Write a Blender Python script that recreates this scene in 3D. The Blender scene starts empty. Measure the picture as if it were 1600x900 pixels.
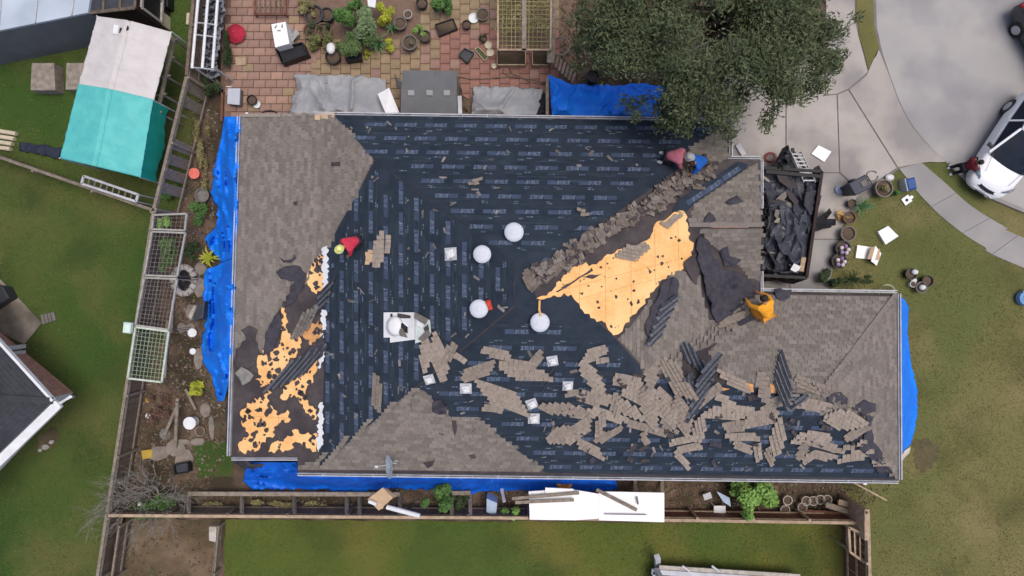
import bpy, bmesh, math, random
import numpy as np
from mathutils import Vector, Matrix, noise
from mathutils.geometry import delaunay_2d_cdt
rnd = random.Random(7)
R = math.radians
SC = bpy.context.scene
COL = SC.collection

# ---------------------------------------------------------------- camera, sky, sun, exposure
H, F = 25.0, 925.0                      # drone height, focal length in photo pixels (1600 wide)
cam = bpy.data.cameras.new('camera'); cam.sensor_width = 36; cam.lens = 36 * F / 1600
cam.clip_end = 500; cam.clip_start = 0.1
co = bpy.data.objects.new('camera', cam); COL.objects.link(co); co.location = (0, 0, H); SC.camera = co
SUN_EL, SUN_AZ = R(76), R(80)          # soft overcast light
wd = bpy.data.worlds.new('World'); SC.world = wd; wd.use_nodes = True
nt = wd.node_tree; sky = nt.nodes.new('ShaderNodeTexSky'); sky.sky_type = 'NISHITA'; sky.sun_disc = False
sky.sun_elevation = SUN_EL; sky.sun_rotation = SUN_AZ; sky.air_density = 0.6; sky.dust_density = 4.0; sky.ozone_density = 0.3
bg = nt.nodes['Background']; bg.inputs[1].default_value = 0.15; nt.links.new(sky.outputs[0], bg.inputs[0])
sl = bpy.data.lights.new('sun', 'SUN'); sl.energy = 1.0; sl.angle = R(35); sl.color = (1, .95, .88)
so = bpy.data.objects.new('sun', sl); COL.objects.link(so)
sd = Vector((math.sin(SUN_AZ) * math.cos(SUN_EL), math.cos(SUN_AZ) * math.cos(SUN_EL), math.sin(SUN_EL)))
so.rotation_euler = sd.to_track_quat('Z', 'Y').to_euler(); so.location = sd * 60
VS = SC.view_settings; VS.view_transform = 'Standard'; VS.look = 'None'; VS.gamma = 1; VS.use_curve_mapping = False
VS.exposure = 0.22

# ---------------------------------------------------------------- helpers
def W(px, py, z=0.0):                   # a photo pixel on the horizontal plane z
    k = (H - z) / F
    return Vector(((px - 800) * k, (450 - py) * k, z))
def PX(p):
    k = (H - p[2]) / F
    return (800 + p[0] / k, 450 - p[1] / k)
def lin(r, g, b):
    f = lambda c: (c / 255 / 12.92) if c / 255 <= .04045 else ((c / 255 + .055) / 1.055) ** 2.4
    return (f(r), f(g), f(b), 1)
MATS = {}
def mat(name, col, col2=None, scale=4.0, rough=.8, bump=0.0, bscale=40.0, isl=0.0, obr=0.0, spec=.3, metal=0.0,
        lo=.35, hi=.65, col3=None, scale3=.4, back=None, trans=0.0, detail=5):
    if name in MATS: return MATS[name]
    m = bpy.data.materials.new(name); m.use_nodes = True; t = m.node_tree; N = t.nodes; L = t.links
    b = N['Principled BSDF']; b.inputs['Roughness'].default_value = rough; b.inputs['Metallic'].default_value = metal
    b.inputs['Specular IOR Level'].default_value = spec
    tc = N.new('ShaderNodeTexCoord'); out = None
    def ramp_noise(sc, lo, hi, det=5):
        n = N.new('ShaderNodeTexNoise'); n.inputs['Scale'].default_value = sc; n.inputs['Detail'].default_value = det
        L.new(tc.outputs['Object'], n.inputs['Vector'])
        r = N.new('ShaderNodeMapRange'); r.inputs[1].default_value = lo; r.inputs[2].default_value = hi
        L.new(n.outputs[0], r.inputs[0]); return r.outputs[0]
    def mix(fac, a, bb, mode='MIX'):
        x = N.new('ShaderNodeMix'); x.data_type = 'RGBA'; x.blend_type = mode
        if isinstance(fac, float): x.inputs[0].default_value = fac
        else: L.new(fac, x.inputs[0])
        for i, v in ((6, a), (7, bb)):
            if isinstance(v, tuple): x.inputs[i].default_value = v
            else: L.new(v, x.inputs[i])
        return x.outputs[2]
    cur = col
    if col2: cur = mix(ramp_noise(scale, lo, hi, detail), cur, col2)
    if col3: cur = mix(ramp_noise(scale3, .42, .62, 3), cur, col3)
    if isl or obr:
        if isl: src = N.new('ShaderNodeNewGeometry').outputs['Random Per Island']
        else: src = N.new('ShaderNodeObjectInfo').outputs['Random']
        a = isl or obr
        r = N.new('ShaderNodeMapRange'); r.inputs[3].default_value = 1 - a; r.inputs[4].default_value = 1 + a
        L.new(src, r.inputs[0]); hs = N.new('ShaderNodeHueSaturation'); L.new(r.outputs[0], hs.inputs['Value'])
        if isinstance(cur, tuple): hs.inputs['Color'].default_value = cur
        else: L.new(cur, hs.inputs['Color'])
        cur = hs.outputs[0]
    if isinstance(cur, tuple): b.inputs['Base Color'].default_value = cur
    else: L.new(cur, b.inputs['Base Color'])
    if bump:
        n = N.new('ShaderNodeTexNoise'); n.inputs['Scale'].default_value = bscale; n.inputs['Detail'].default_value = 4
        L.new(tc.outputs['Object'], n.inputs['Vector'])
        bp = N.new('ShaderNodeBump'); bp.inputs['Strength'].default_value = min(1, bump); bp.inputs['Distance'].default_value = .03
        L.new(n.outputs[0], bp.inputs['Height']); L.new(bp.outputs[0], b.inputs['Normal'])
    if trans: b.inputs['Transmission Weight'].default_value = trans
    MATS[name] = m; return m
def c(r, g, b): return lin(r, g, b)

class MB:
    """collects shapes into one mesh"""
    def __init__(s): s.v = []; s.f = []; s.m = []
    def add(s, vs, fs, mi=0):
        o = len(s.v); s.v += [tuple(p) for p in vs]; s.f += [tuple(i + o for i in f) for f in fs]; s.m += [mi] * len(fs); return s
    def box(s, ctr, size, rz=0, mat4=None, mi=0, bev=0.0):
        x, y, z = size[0] / 2, size[1] / 2, size[2] / 2
        M = mat4 or (Matrix.Translation(Vector(ctr)) @ Matrix.Rotation(rz, 4, 'Z'))
        if bev:
            b = min(bev, x * .9, y * .9, z * .9); vs = []; fs = []
            for zz, i in ((-z, b), (-z + b, 0), (z - b, 0), (z, b)):
                vs += [(-x + i, -y + b + (i - b if 0 else 0), zz), (x - i, -y + i, zz), (x - i, y - i, zz), (-x + i, y - i, zz)]
                vs[-4] = (-x + i, -y + i, zz)
            for k in range(3):
                for j in range(4): fs.append((k * 4 + j, k * 4 + (j + 1) % 4, k * 4 + 4 + (j + 1) % 4, k * 4 + 4 + j))
            fs += [(3, 2, 1, 0), (12, 13, 14, 15)]
        else:
            vs = [(a * x, b * y, d * z) for d in (-1, 1) for a, b in ((-1, -1), (1, -1), (1, 1), (-1, 1))]
            fs = [(3, 2, 1, 0), (4, 5, 6, 7), (0, 1, 5, 4), (1, 2, 6, 5), (2, 3, 7, 6), (3, 0, 4, 7)]
        return s.add([M @ Vector(v) for v in vs], fs, mi)
    def bar(s, p, q, w, h=None, up=(0, 0, 1), mi=0):
        p, q = Vector(p), Vector(q); d = q - p; L = d.length
        if L < 1e-6: return s
        x = d / L; u = Vector(up)
        if abs(x.dot(u)) > .98: u = Vector((1, 0, 0))
        y = u.cross(x).normalized(); z = x.cross(y); h = h or w
        M = Matrix((( x.x, y.x, z.x, (p.x+q.x)/2), (x.y, y.y, z.y, (p.y+q.y)/2), (x.z, y.z, z.z, (p.z+q.z)/2), (0,0,0,1)))
        return s.box(None, (L, w, h), mat4=M, mi=mi)
    def tube(s, pts, r, seg=8, closed=False, mi=0, cap=True):
        pts = [Vector(p) for p in pts]; n = len(pts); rr = r if isinstance(r, (list, tuple)) else [r] * n
        vs = []; fs = []
        for i, p in enumerate(pts):
            a = pts[(i - 1) % n] if (closed or i > 0) else p; b = pts[(i + 1) % n] if (closed or i < n - 1) else p
            t = (b - a).normalized(); u = Vector((0, 0, 1)) if abs(t.z) < .95 else Vector((1, 0, 0))
            e1 = t.cross(u).normalized(); e2 = e1.cross(t)
            for k in range(seg):
                q = 2 * math.pi * k / seg; vs.append(p + (e1 * math.cos(q) + e2 * math.sin(q)) * rr[i])
        for i in range(n if closed else n - 1):
            j = (i + 1) % n
            for k in range(seg): fs.append((i*seg+k, i*seg+(k+1)%seg, j*seg+(k+1)%seg, j*seg+k))
        if cap and not closed: fs += [tuple(range(seg))[::-1], tuple((n-1)*seg + k for k in range(seg))]
        return s.add(vs, fs, mi)
    def lathe(s, prof, ctr=(0, 0, 0), seg=20, mi=0, sx=1, sy=1, M=None):
        c0 = Vector(ctr); vs = []; fs = []
        for r, z in prof:
            for k in range(seg):
                q = 2 * math.pi * k / seg; p = Vector((r * sx * math.cos(q), r * sy * math.sin(q), z))
                vs.append((M @ p if M else p) + c0)
        for i in range(len(prof) - 1):
            for k in range(seg): fs.append((i*seg+k, i*seg+(k+1)%seg, (i+1)*seg+(k+1)%seg, (i+1)*seg+k))
        if prof[0][0] > 1e-4: fs.append(tuple(range(seg))[::-1])
        if prof[-1][0] > 1e-4: fs.append(tuple((len(prof)-1)*seg + k for k in range(seg)))
        return s.add(vs, fs, mi)
    def prism(s, poly, z0, z1, mi=0):
        n = len(poly); vs = [(p[0], p[1], z0) for p in poly] + [(p[0], p[1], z1) for p in poly]
        ar = sum(poly[i][0]*poly[(i+1)%n][1]-poly[(i+1)%n][0]*poly[i][1] for i in range(n))
        fs = [tuple(range(n))[::-1], tuple(range(n, 2*n))] + [(i, (i+1)%n, n+(i+1)%n, n+i) for i in range(n)]
        if ar < 0: fs = [f[::-1] for f in fs]
        return s.add(vs, fs, mi)
    def slab(s, top, th, mi=0):          # polygon in 3-D given thickness downwards
        n = len(top); vs = [Vector(p) for p in top] + [Vector(p) - Vector((0, 0, th)) for p in top]
        nz = sum((top[i][0]*top[(i+1)%n][1]-top[(i+1)%n][0]*top[i][1]) for i in range(n))
        fs = [tuple(range(n)), tuple(range(n, 2*n))[::-1]] + [(n+i, n+(i+1)%n, (i+1)%n, i) for i in range(n)]
        if nz < 0: fs = [f[::-1] for f in fs]
        return s.add(vs, fs, mi)
    def grid(s, fn, nu, nv, mi=0):
        vs = [fn(i / nu, j / nv) for j in range(nv + 1) for i in range(nu + 1)]
        fs = [(j*(nu+1)+i, j*(nu+1)+i+1, (j+1)*(nu+1)+i+1, (j+1)*(nu+1)+i) for j in range(nv) for i in range(nu)]
        return s.add(vs, fs, mi)
    def build(s, name, mats, parent=None, smooth=False, loc=None):
        me = bpy.data.meshes.new(name); me.from_pydata(s.v, [], s.f)
        for m in (mats if isinstance(mats, (list, tuple)) else [mats]): me.materials.append(m)
        if max(s.m, default=0): me.polygons.foreach_set('material_index', s.m)
        if smooth: me.polygons.foreach_set('use_smooth', [True] * len(me.polygons))
        me.update(); o = bpy.data.objects.new(name, me); COL.objects.link(o)
        if parent: o.parent = parent
        if loc is not None: o.location = loc
        return o
def tag(o, label=None, cat=None, group=None, kind=None):
    for k, v in (('label', label), ('category', cat), ('group', group), ('kind', kind)):
        if v: o[k] = v
    return o
def thing(name, label, cat, loc=(0, 0, 0), rz=0, group=None):
    o = bpy.data.objects.new(name, None); COL.objects.link(o); o.location = loc; o.rotation_euler = (0, 0, rz)
    o.empty_display_size = .2; return tag(o, label, cat, group)
def copy_tree(o, parent=None):
    k = o.copy(); COL.objects.link(k); k.parent = parent
    for ch in [x for x in KIDS.get(o.name, [])]: copy_tree(ch, k)
    return k
KIDS = {}
def struct(o): o['kind'] = 'structure'; return o
def fbm(x, y, z=0, s=1.0): return noise.fractal(Vector((x * s, y * s, z)), 1.0, 2.0, 4)
def inpoly(x, y, P):
    r = False; n = len(P); j = n - 1
    for i in range(n):
        if (P[i][1] > y) != (P[j][1] > y) and x < (P[j][0]-P[i][0])*(y-P[i][1])/(P[j][1]-P[i][1]) + P[i][0]: r = not r
        j = i
    return r
def jag(P, amp=2.0, step=6.0, seed=0, closed=True):
    g = random.Random(seed); out = []; n = len(P)
    for i in range(n if closed else n - 1):
        a, b = P[i], P[(i + 1) % n]; L = math.hypot(b[0]-a[0], b[1]-a[1]); k = max(1, int(L / step))
        nx, ny = (-(b[1]-a[1]) / (L + 1e-9), (b[0]-a[0]) / (L + 1e-9))
        for q in range(k):
            t = q / k; d = g.uniform(-amp, amp) if q else 0
            out.append((a[0]+(b[0]-a[0])*t + nx*d, a[1]+(b[1]-a[1])*t + ny*d))
    return out
def cr(P, n=8):                          # smooth curve through points
    Q = [P[0]] + list(P) + [P[-1]]; out = []
    for i in range(1, len(Q) - 2):
        a, b, d, e = Q[i-1:i+3]
        for k in range(n):
            t = k / n; out.append(tuple(.5*(2*b[j] + (d[j]-a[j])*t + (2*a[j]-5*b[j]+4*d[j]-e[j])*t*t + (3*b[j]-a[j]-3*d[j]+e[j])*t**3) for j in (0, 1)))
    return out + [P[-1]]
def ccw(P):
    n = len(P); return list(P) if sum(P[i][0]*P[(i+1)%n][1]-P[(i+1)%n][0]*P[i][1] for i in range(n)) > 0 else list(P)[::-1]
def sheet_px(name, P, z, m, zf=None, step=0):    # flat ground polygon from photo pixels
    b = MB(); n = len(P)
    b.add([W(x, y, z) for x, y in P], [tuple(range(n))]); o = b.build(name, m)
    if o.data.polygons[0].normal.z < 0: o.data.flip_normals()
    return o

# ---------------------------------------------------------------- materials
M_soil = mat('soil', c(82, 69, 58), c(114, 96, 82), 1.6, .95, .6, 30, col3=c(62, 54, 42), scale3=.7)
M_dirt = mat('bare_dirt', c(92, 76, 58), c(122, 104, 84), 1.1, .95, .6, 26, col3=c(78, 70, 50), scale3=.5)
M_conc = mat('concrete', c(166, 160, 153), c(178, 172, 166), 1.0, .85, .25, 60, col3=c(142, 138, 136), scale3=.5)
M_conc2 = mat('concrete_grey', c(150, 147, 145), c(160, 157, 154), .8, .85, .25, 60, col3=c(138, 136, 136), scale3=.3)
M_street = mat('street_concrete', c(160, 158, 157), c(168, 165, 162), .6, .85, .25, 60, col3=c(142, 141, 143), scale3=.35)
M_joint = mat('joint_dirt', c(112, 108, 104), c(128, 124, 118), 3, .95)
M_shing = mat('shingle_brown', c(120, 114, 108), c(131, 124, 117), 9, .92, .5, 90, isl=.2, spec=.15)
M_shbase = mat('shingle_base', c(110, 104, 99), c(120, 113, 107), 9, .92, .5, 90)
M_shing2 = mat('loose_shingle', c(140, 130, 120), c(158, 147, 136), 7, .92, .5, 90, obr=.13, spec=.15)
M_back = mat('shingle_back', c(50, 54, 64), c(66, 68, 76), 6, .85, .3, 60, isl=.2)
M_felt = mat('old_felt', c(72, 66, 68), c(84, 77, 77), 5, .9, .5, 30, col3=c(64, 59, 62), scale3=1.2)
M_feltd = mat('dark_felt', c(56, 56, 66), c(70, 68, 76), 4, .75, .5, 20)
M_osb = mat('plywood_deck', c(243, 190, 126), c(231, 174, 108), 9, .8, .2, 60, col3=c(248, 200, 138), scale3=.9)
M_osb2 = mat('weathered_plywood', c(214, 160, 104), c(190, 138, 92), 7, .8, .2, 60)
M_und = mat('underlayment', c(40, 49, 61), c(48, 57, 68), 2.5, .8, .35, 14, obr=.07, col3=c(50, 58, 70), scale3=1.4, spec=.08)
M_streak = mat('underlayment_streak', c(58, 67, 79), c(46, 55, 67), 3, .8, isl=.25, spec=.08)
M_band = mat('underlayment_band', c(52, 61, 71), c(42, 51, 62), 1.7, .8, .3, 14, spec=.08)
M_print = mat('print_pale', c(122, 134, 152), c(92, 106, 128), 5, .6)
M_printb = mat('print_blue', c(66, 80, 104), c(54, 66, 86), 2, .7)
M_white = mat('white_paint', c(226, 228, 230), c(214, 216, 218), 3, .5)
M_gut = mat('gutter_white', c(196, 198, 204), c(170, 172, 178), 2.5, .5)
M_tarp = mat('blue_tarp', c(22, 132, 246), c(14, 116, 236), 1.6, .5, .25, 4, spec=.4)
M_tarpd = mat('blue_tarp_deep', c(10, 88, 196), c(14, 104, 220), 2.2, .5, .3, 6, spec=.4)
M_gtarp = mat('grey_tarp', c(160, 162, 165), c(148, 150, 153), 1.5, .7, .3, 5)
M_wood = mat('old_wood', c(146, 136, 124), c(120, 110, 98), 6, .9, .4, 40, obr=.15)
M_woodd = mat('dark_wood', c(118, 104, 93), c(92, 80, 71), 6, .9, .4, 40, obr=.15)
M_woodt = mat('tan_wood', c(176, 156, 132), c(150, 130, 108), 5, .85, .3, 40, obr=.12)
M_woodr = mat('red_wood', c(124, 86, 70), c(104, 72, 60), 5, .85, .3, 40, obr=.12)
M_metal = mat('pale_metal', c(186, 190, 194), c(160, 164, 168), 4, .4, spec=.5)
M_black = mat('black_plastic', c(28, 29, 33), c(36, 37, 42), 4, .45)
M_dark = mat('dark_grey_plastic', c(54, 57, 62), c(64, 67, 72), 4, .5)
M_brick = mat('brick_wall', c(206, 156, 138), c(186, 136, 120), 5, .9, .3, 40)
M_stone = mat('pale_stone', c(186, 180, 172), c(160, 154, 146), 5, .9, .4, 30, obr=.12)
M_terra = mat('terracotta', c(120, 94, 78), c(104, 82, 70), 5, .85)
M_gpot = mat('grey_pot', c(120, 116, 110), c(104, 100, 96), 5, .8)
M_card = mat('cardboard', c(196, 170, 140), c(184, 158, 128), 4, .85)
M_bark = mat('bark', c(96, 84, 72), c(76, 66, 56), 8, .95, .6, 30)
def leafmat(n, r, g, b, r2, g2, b2): return mat(n, c(r, g, b), c(r2, g2, b2), 1.2, .65, isl=.35, spec=.25)
M_tree = leafmat('tree_leaf', 82, 92, 64, 66, 76, 50)
M_leaf = leafmat('leaf_green', 84, 118, 60, 66, 98, 48)
M_leafb = leafmat('leaf_bright', 128, 166, 84, 104, 142, 66)
M_leafy = leafmat('leaf_yellow', 168, 172, 60, 136, 148, 48)
M_leafd = leafmat('leaf_dark', 62, 78, 46, 50, 66, 40)
M_weed = leafmat('dry_weed', 140, 132, 92, 116, 112, 72)
M_strap = leafmat('strap_leaf', 96, 130, 92, 76, 112, 70)
M_twig = mat('dry_twig', c(150, 146, 140), c(120, 116, 108), 4, .9)
def copy_tree(o, parent=None):
    k = o.copy(); COL.objects.link(k); k.parent = parent
    for ch in list(o.children): copy_tree(ch, k)
    return k
def lawnmat(name, g1, g2, br, dk, gscale):
    m = bpy.data.materials.new(name); m.use_nodes = True; t = m.node_tree; N = t.nodes; L = t.links
    b = N['Principled BSDF']; b.inputs['Roughness'].default_value = .95; b.inputs['Specular IOR Level'].default_value = .1
    tc = N.new('ShaderNodeTexCoord'); cur = g1
    for col, s, lo, hi, det in ((g2, gscale, .43, .57, 4), (br, gscale * 1.9, .5, .66, 6), (dk, gscale * 3.1, .5, .7, 5), (dk, 6, .55, .9, 6), (br, 34, .55, .85, 4), (g2, 60, .5, .8, 3)):
        n = N.new('ShaderNodeTexNoise'); n.inputs['Scale'].default_value = s; n.inputs['Detail'].default_value = det
        L.new(tc.outputs['Object'], n.inputs[0]); r = N.new('ShaderNodeMapRange'); r.inputs[1].default_value = lo; r.inputs[2].default_value = hi
        r.inputs[4].default_value = .8; L.new(n.outputs[0], r.inputs[0])
        x = N.new('ShaderNodeMix'); x.data_type = 'RGBA'; L.new(r.outputs[0], x.inputs[0])
        if isinstance(cur, tuple): x.inputs[6].default_value = cur
        else: L.new(cur, x.inputs[6])
        x.inputs[7].default_value = col; cur = x.outputs[2]
    L.new(cur, b.inputs['Base Color'])
    n = N.new('ShaderNodeTexNoise'); n.inputs['Scale'].default_value = 22; n.inputs['Detail'].default_value = 6; L.new(tc.outputs['Object'], n.inputs[0])
    bp = N.new('ShaderNodeBump'); bp.inputs['Strength'].default_value = .8; bp.inputs['Distance'].default_value = .06
    L.new(n.outputs[0], bp.inputs['Height']); L.new(bp.outputs[0], b.inputs['Normal']); return m
M_lawnW = lawnmat('lawn_green', c(58, 86, 38), c(84, 96, 50), c(106, 100, 62), c(50, 70, 36), .11)
M_lawnS = lawnmat('lawn_south', c(72, 94, 42), c(104, 104, 50), c(114, 106, 60), c(58, 74, 36), .10)
M_lawnE = lawnmat('lawn_olive', c(94, 102, 58), c(118, 114, 72), c(134, 122, 86), c(82, 84, 50), .13)

# ---------------------------------------------------------------- ground, lawns, concrete
g = MB(); g.add([(-150, -150, 0), (150, -150, 0), (150, 150, 0), (-150, 150, 0)], [(0, 1, 2, 3)])
struct(g.build('ground', M_soil))
LW = [(-900, -700), (345, -700), (326, 100), (282, 320), (240, 345), (172, 905), (110, 1600), (-900, 1600)]
LS = [(352, 812), (1352, 818), (1362, 1600), (330, 1600)]
SW_LO = cr([(1405, 263), (1440, 307), (1484, 349), (1540, 387), (1620, 427), (2300, 700)])
SW_HI = cr([(1440, 254), (1475, 284), (1518, 322), (1572, 355), (1640, 388), (2300, 652)])
ST_ED = cr([(1368, -300), (1369, 0), (1374, 60), (1388, 110), (1412, 172), (1440, 214), (1482, 256), (1530, 292), (1620, 338), (2300, 600)])
LE = [(1268, 452), (1290, 425), (1320, 350), (1362, 305)] + SW_LO + [(2300, 1600), (1362, 1600), (1352, 818), (1300, 740), (1180, 742), (1080, 742), (1080, 700), (1268, 700)]
LV = [(1442, 254), (1478, 253)] + ST_ED[50:] + SW_HI[::-1]
LU = [(1330, -200), (1364, -200), (1366, 40), (1374, 74), (1357, 110), (1349, 78), (1338, 30)]
LN = [(345, -60), (1290, -60), (1290, -900), (345, -900)]
LM = [(300, 690), (362, 690), (362, 745), (310, 745)]
for nm, P, m, z in (('west_lawn', LW, M_lawnW, .008), ('south_lawn', LS, M_lawnS, .008), ('front_lawn', LE, M_lawnE, .008),
                 ('verge_lawn', LV, M_lawnE, .03), ('corner_lawn', LU, M_lawnE, .03), ('side_lawn', LM, M_lawnW, .008), ('north_lawn', LN, M_lawnW, .012)):
    struct(sheet_px(nm, jag(P, 1.6, 12, 3), z, m))
struct(sheet_px('dirt_yard', jag([(196, 808), (345, 812), (338, 960), (165, 960)], 3, 12, 4), .012, M_dirt))
struct(sheet_px('driveway', [(1030, 60), (1300, 40), (1336, -300), (2300, -300), (2300, 640), (1500, 282), (1446, 254), (1404, 264), (1362, 305), (1318, 355), (1292, 452), (1100, 456), (1100, 250)], .004, M_joint))
struct(sheet_px('street', [(2300, -300)] + ST_ED[::-1], .010, M_street))
SLABS = [([(1139, 120), (1227, 120), (1227, 251), (1139, 251)], M_conc), ([(1229, 100), (1289, 100), (1289, 150), (1307, 148), (1311, 269), (1229, 269)], M_conc),
    ([(1309, 148), (1325, 141), (1401, 262), (1345, 299), (1313, 269)], M_conc), ([(1150, 253), (1228, 253), (1228, 271), (1310, 271), (1343, 300), (1322, 336), (1312, 373), (1150, 373)], M_conc),
    ([(1150, 375), (1233, 375), (1233, 453), (1150, 453)], M_conc2), ([(1235, 375), (1311, 375), (1294, 453), (1235, 453)], M_conc2),
    ([(1327, 140), (1354, 118), (1372, 77)] + cr([(1374, 80), (1387, 112), (1411, 173), (1439, 215), (1479, 254)]) + [(1444, 254), (1403, 261)], M_conc),
    ([(1291, 60), (1336, 36), (1347, 78), (1356, 112), (1326, 138), (1308, 146), (1291, 148)], M_conc), ([(1291, 58), (1336, 34), (1330, -120), (1291, -120)], M_conc)]
drv = bpy.data.objects['driveway']
def slabpart(P, m, parent, z=.03, th=.04):
    b = MB(); b.slab([W(x, y, z) for x, y in P], th); return b.build('slab', m, parent)
for P, m in SLABS: slabpart(P, m, drv)
def along(L, t):
    d = [0]
    for a, b in zip(L, L[1:]): d.append(d[-1] + math.hypot(b[0]-a[0], b[1]-a[1]))
    s = t
    for i in range(len(L) - 1):
        if s <= d[i+1] or i == len(L) - 2:
            q = (s - d[i]) / (d[i+1] - d[i]); return (L[i][0] + (L[i+1][0]-L[i][0])*q, L[i][1] + (L[i+1][1]-L[i][1])*q)
swo = struct(sheet_px('sidewalk', SW_LO + SW_HI[::-1], .012, M_joint))
tl = [0, 78, 142, 206, 270, 340]; th = [0, 72, 138, 204, 268, 338]
for i in range(5):
    q0, q1 = .6, -.6
    P = [along(SW_LO, tl[i] + .4 + (tl[i+1]-tl[i]-.8)*q/6) for q in range(7)] + [along(SW_HI, th[i+1] - .4 - (th[i+1]-th[i]-.8)*q/6) for q in range(7)]
    slabpart(P, M_conc2, swo, .035)
kb = MB(); KP = ST_ED[48:]
for a, b in zip(KP, KP[1:]): kb.bar(W(*a, .05), W(*b, .05), .16, .14)
struct(kb.build('kerb', M_conc))

# grass blades as real relief on the lawns (nobody could count it)
def blades(name, P, dens, mats, hgt, label):
    g = np.random.default_rng(len(P) * 7 + int(dens)); xs = [p[0] for p in P]; ys = [p[1] for p in P]
    x0, x1, y0, y1 = max(-20, min(xs)), min(1620, max(xs)), max(-20, min(ys)), min(920, max(ys))
    n = int((x1 - x0) * (y1 - y0) * .00073 * dens); vs = []
    for _ in range(n):
        x, y = g.uniform(x0, x1), g.uniform(y0, y1)
        if inpoly(x, y, P) and fbm(x, y, 3, .02) + g.uniform(-.5, .5) > -.25:
            p = W(x, y, 0); a = g.uniform(0, 6.28); h = hgt * g.uniform(.5, 1.2); w = .02; l = h * g.uniform(.3, 1.1)
            ca, sa = math.cos(a), math.sin(a); bz = .004
            vs += [(p.x - sa*w, p.y + ca*w, bz), (p.x + sa*w, p.y - ca*w, bz), (p.x + ca*l, p.y + sa*l, bz + h)]
    b = MB(); b.v = vs; b.f = [(3*i, 3*i+1, 3*i+2) for i in range(len(vs)//3)]; b.m = [0]*len(b.f)
    o = b.build(name, mats); tag(o, label, 'grass', kind='stuff')
Mg1 = mat('grass_blade_green', c(76, 100, 48), c(100, 108, 58), 1.5, .8, isl=.3); Mg2 = mat('grass_blade_olive', c(110, 112, 70), c(136, 128, 88), 1.5, .8, isl=.3)
blades('grass', LW, 150, Mg1, .06, 'short green grass blades of the neighbour lawn on the left')
blades('grass', LS, 150, Mg1, .06, 'short green grass blades of the lawn along the bottom')
blades('grass', LE, 150, Mg2, .06, 'short olive grass blades of the front lawn on the right')
blades('grass', LV, 150, Mg2, .06, 'short grass blades of the verge beside the street')

# ---------------------------------------------------------------- the house: roof geometry
V = dict(NW=(497, 181, 2.8), NE=(1137, 190, 2.8), NB=(1137, 250, 3.25), A=(805, 408, 5.15), B=(805, 478, 5.15), SW=(497, 737, 2.8),
         SE=(1402, 749, 2.8), J=(1000, 592, 4.2), G=(1284, 612, 4.2), GE=(1400, 459, 2.8), GW=(1186, 456, 2.8),
         EN=(1186, 250, 3.05), ER=(1190, 352, 3.75), EV=(1075, 352, 3.8), WN=(378, 181, 2.35), WS=(362, 713, 2.35),
         S1=(465, 713, 2.68), S2=(465, 737, 2.68), CS=(497, 713, 2.8))
TRI = [('NW','NE','A'), ('NE','NB','A'), ('A','NB','EV'), ('A','EV','J'), ('A','J','B'), ('EV','GW','J'), ('EV','NB','EN'), ('EV','EN','ER'),
       ('EV','ER','GW'), ('J','GW','GE'), ('J','GE','G'), ('G','GE','SE'), ('SW','B','J'), ('SW','J','G'), ('SW','G','SE'),
       ('NW','A','B'), ('NW','B','SW'), ('WN','NW','CS'), ('WN','CS','WS'), ('S1','CS','SW'), ('S1','SW','S2')]
VP = {k: W(*v) for k, v in V.items()}
TP = []
for t in TRI:
    a, b, d = (VP[k] for k in t); n = (b - a).cross(d - a).normalized()
    if n.z < 0: n = -n
    TP.append((t, [V[k][:2] for k in t], a, n))
def bary(x, y, P):
    (x1, y1), (x2, y2), (x3, y3) = P; D = (y2-y3)*(x1-x3)+(x3-x2)*(y1-y3)
    a = ((y2-y3)*(x-x3)+(x3-x2)*(y-y3))/D; b = ((y3-y1)*(x-x3)+(x1-x3)*(y-y3))/D; return min(a, b, 1-a-b)
def RT(px, py):
    best = max(TP, key=lambda t: bary(px, py, t[1])); d = W(px, py, 0) - Vector((0, 0, H))
    o = Vector((0, 0, H)); k = (best[2] - o).dot(best[3]) / d.dot(best[3]); return o + d * k, best[3]
def RP(px, py, off=0.0):
    p, n = RT(px, py); return p + n * off
CREASE = set()
for t in TRI:
    for i in range(3): CREASE.add(tuple(sorted((t[i], t[(i+1) % 3]))))
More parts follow.
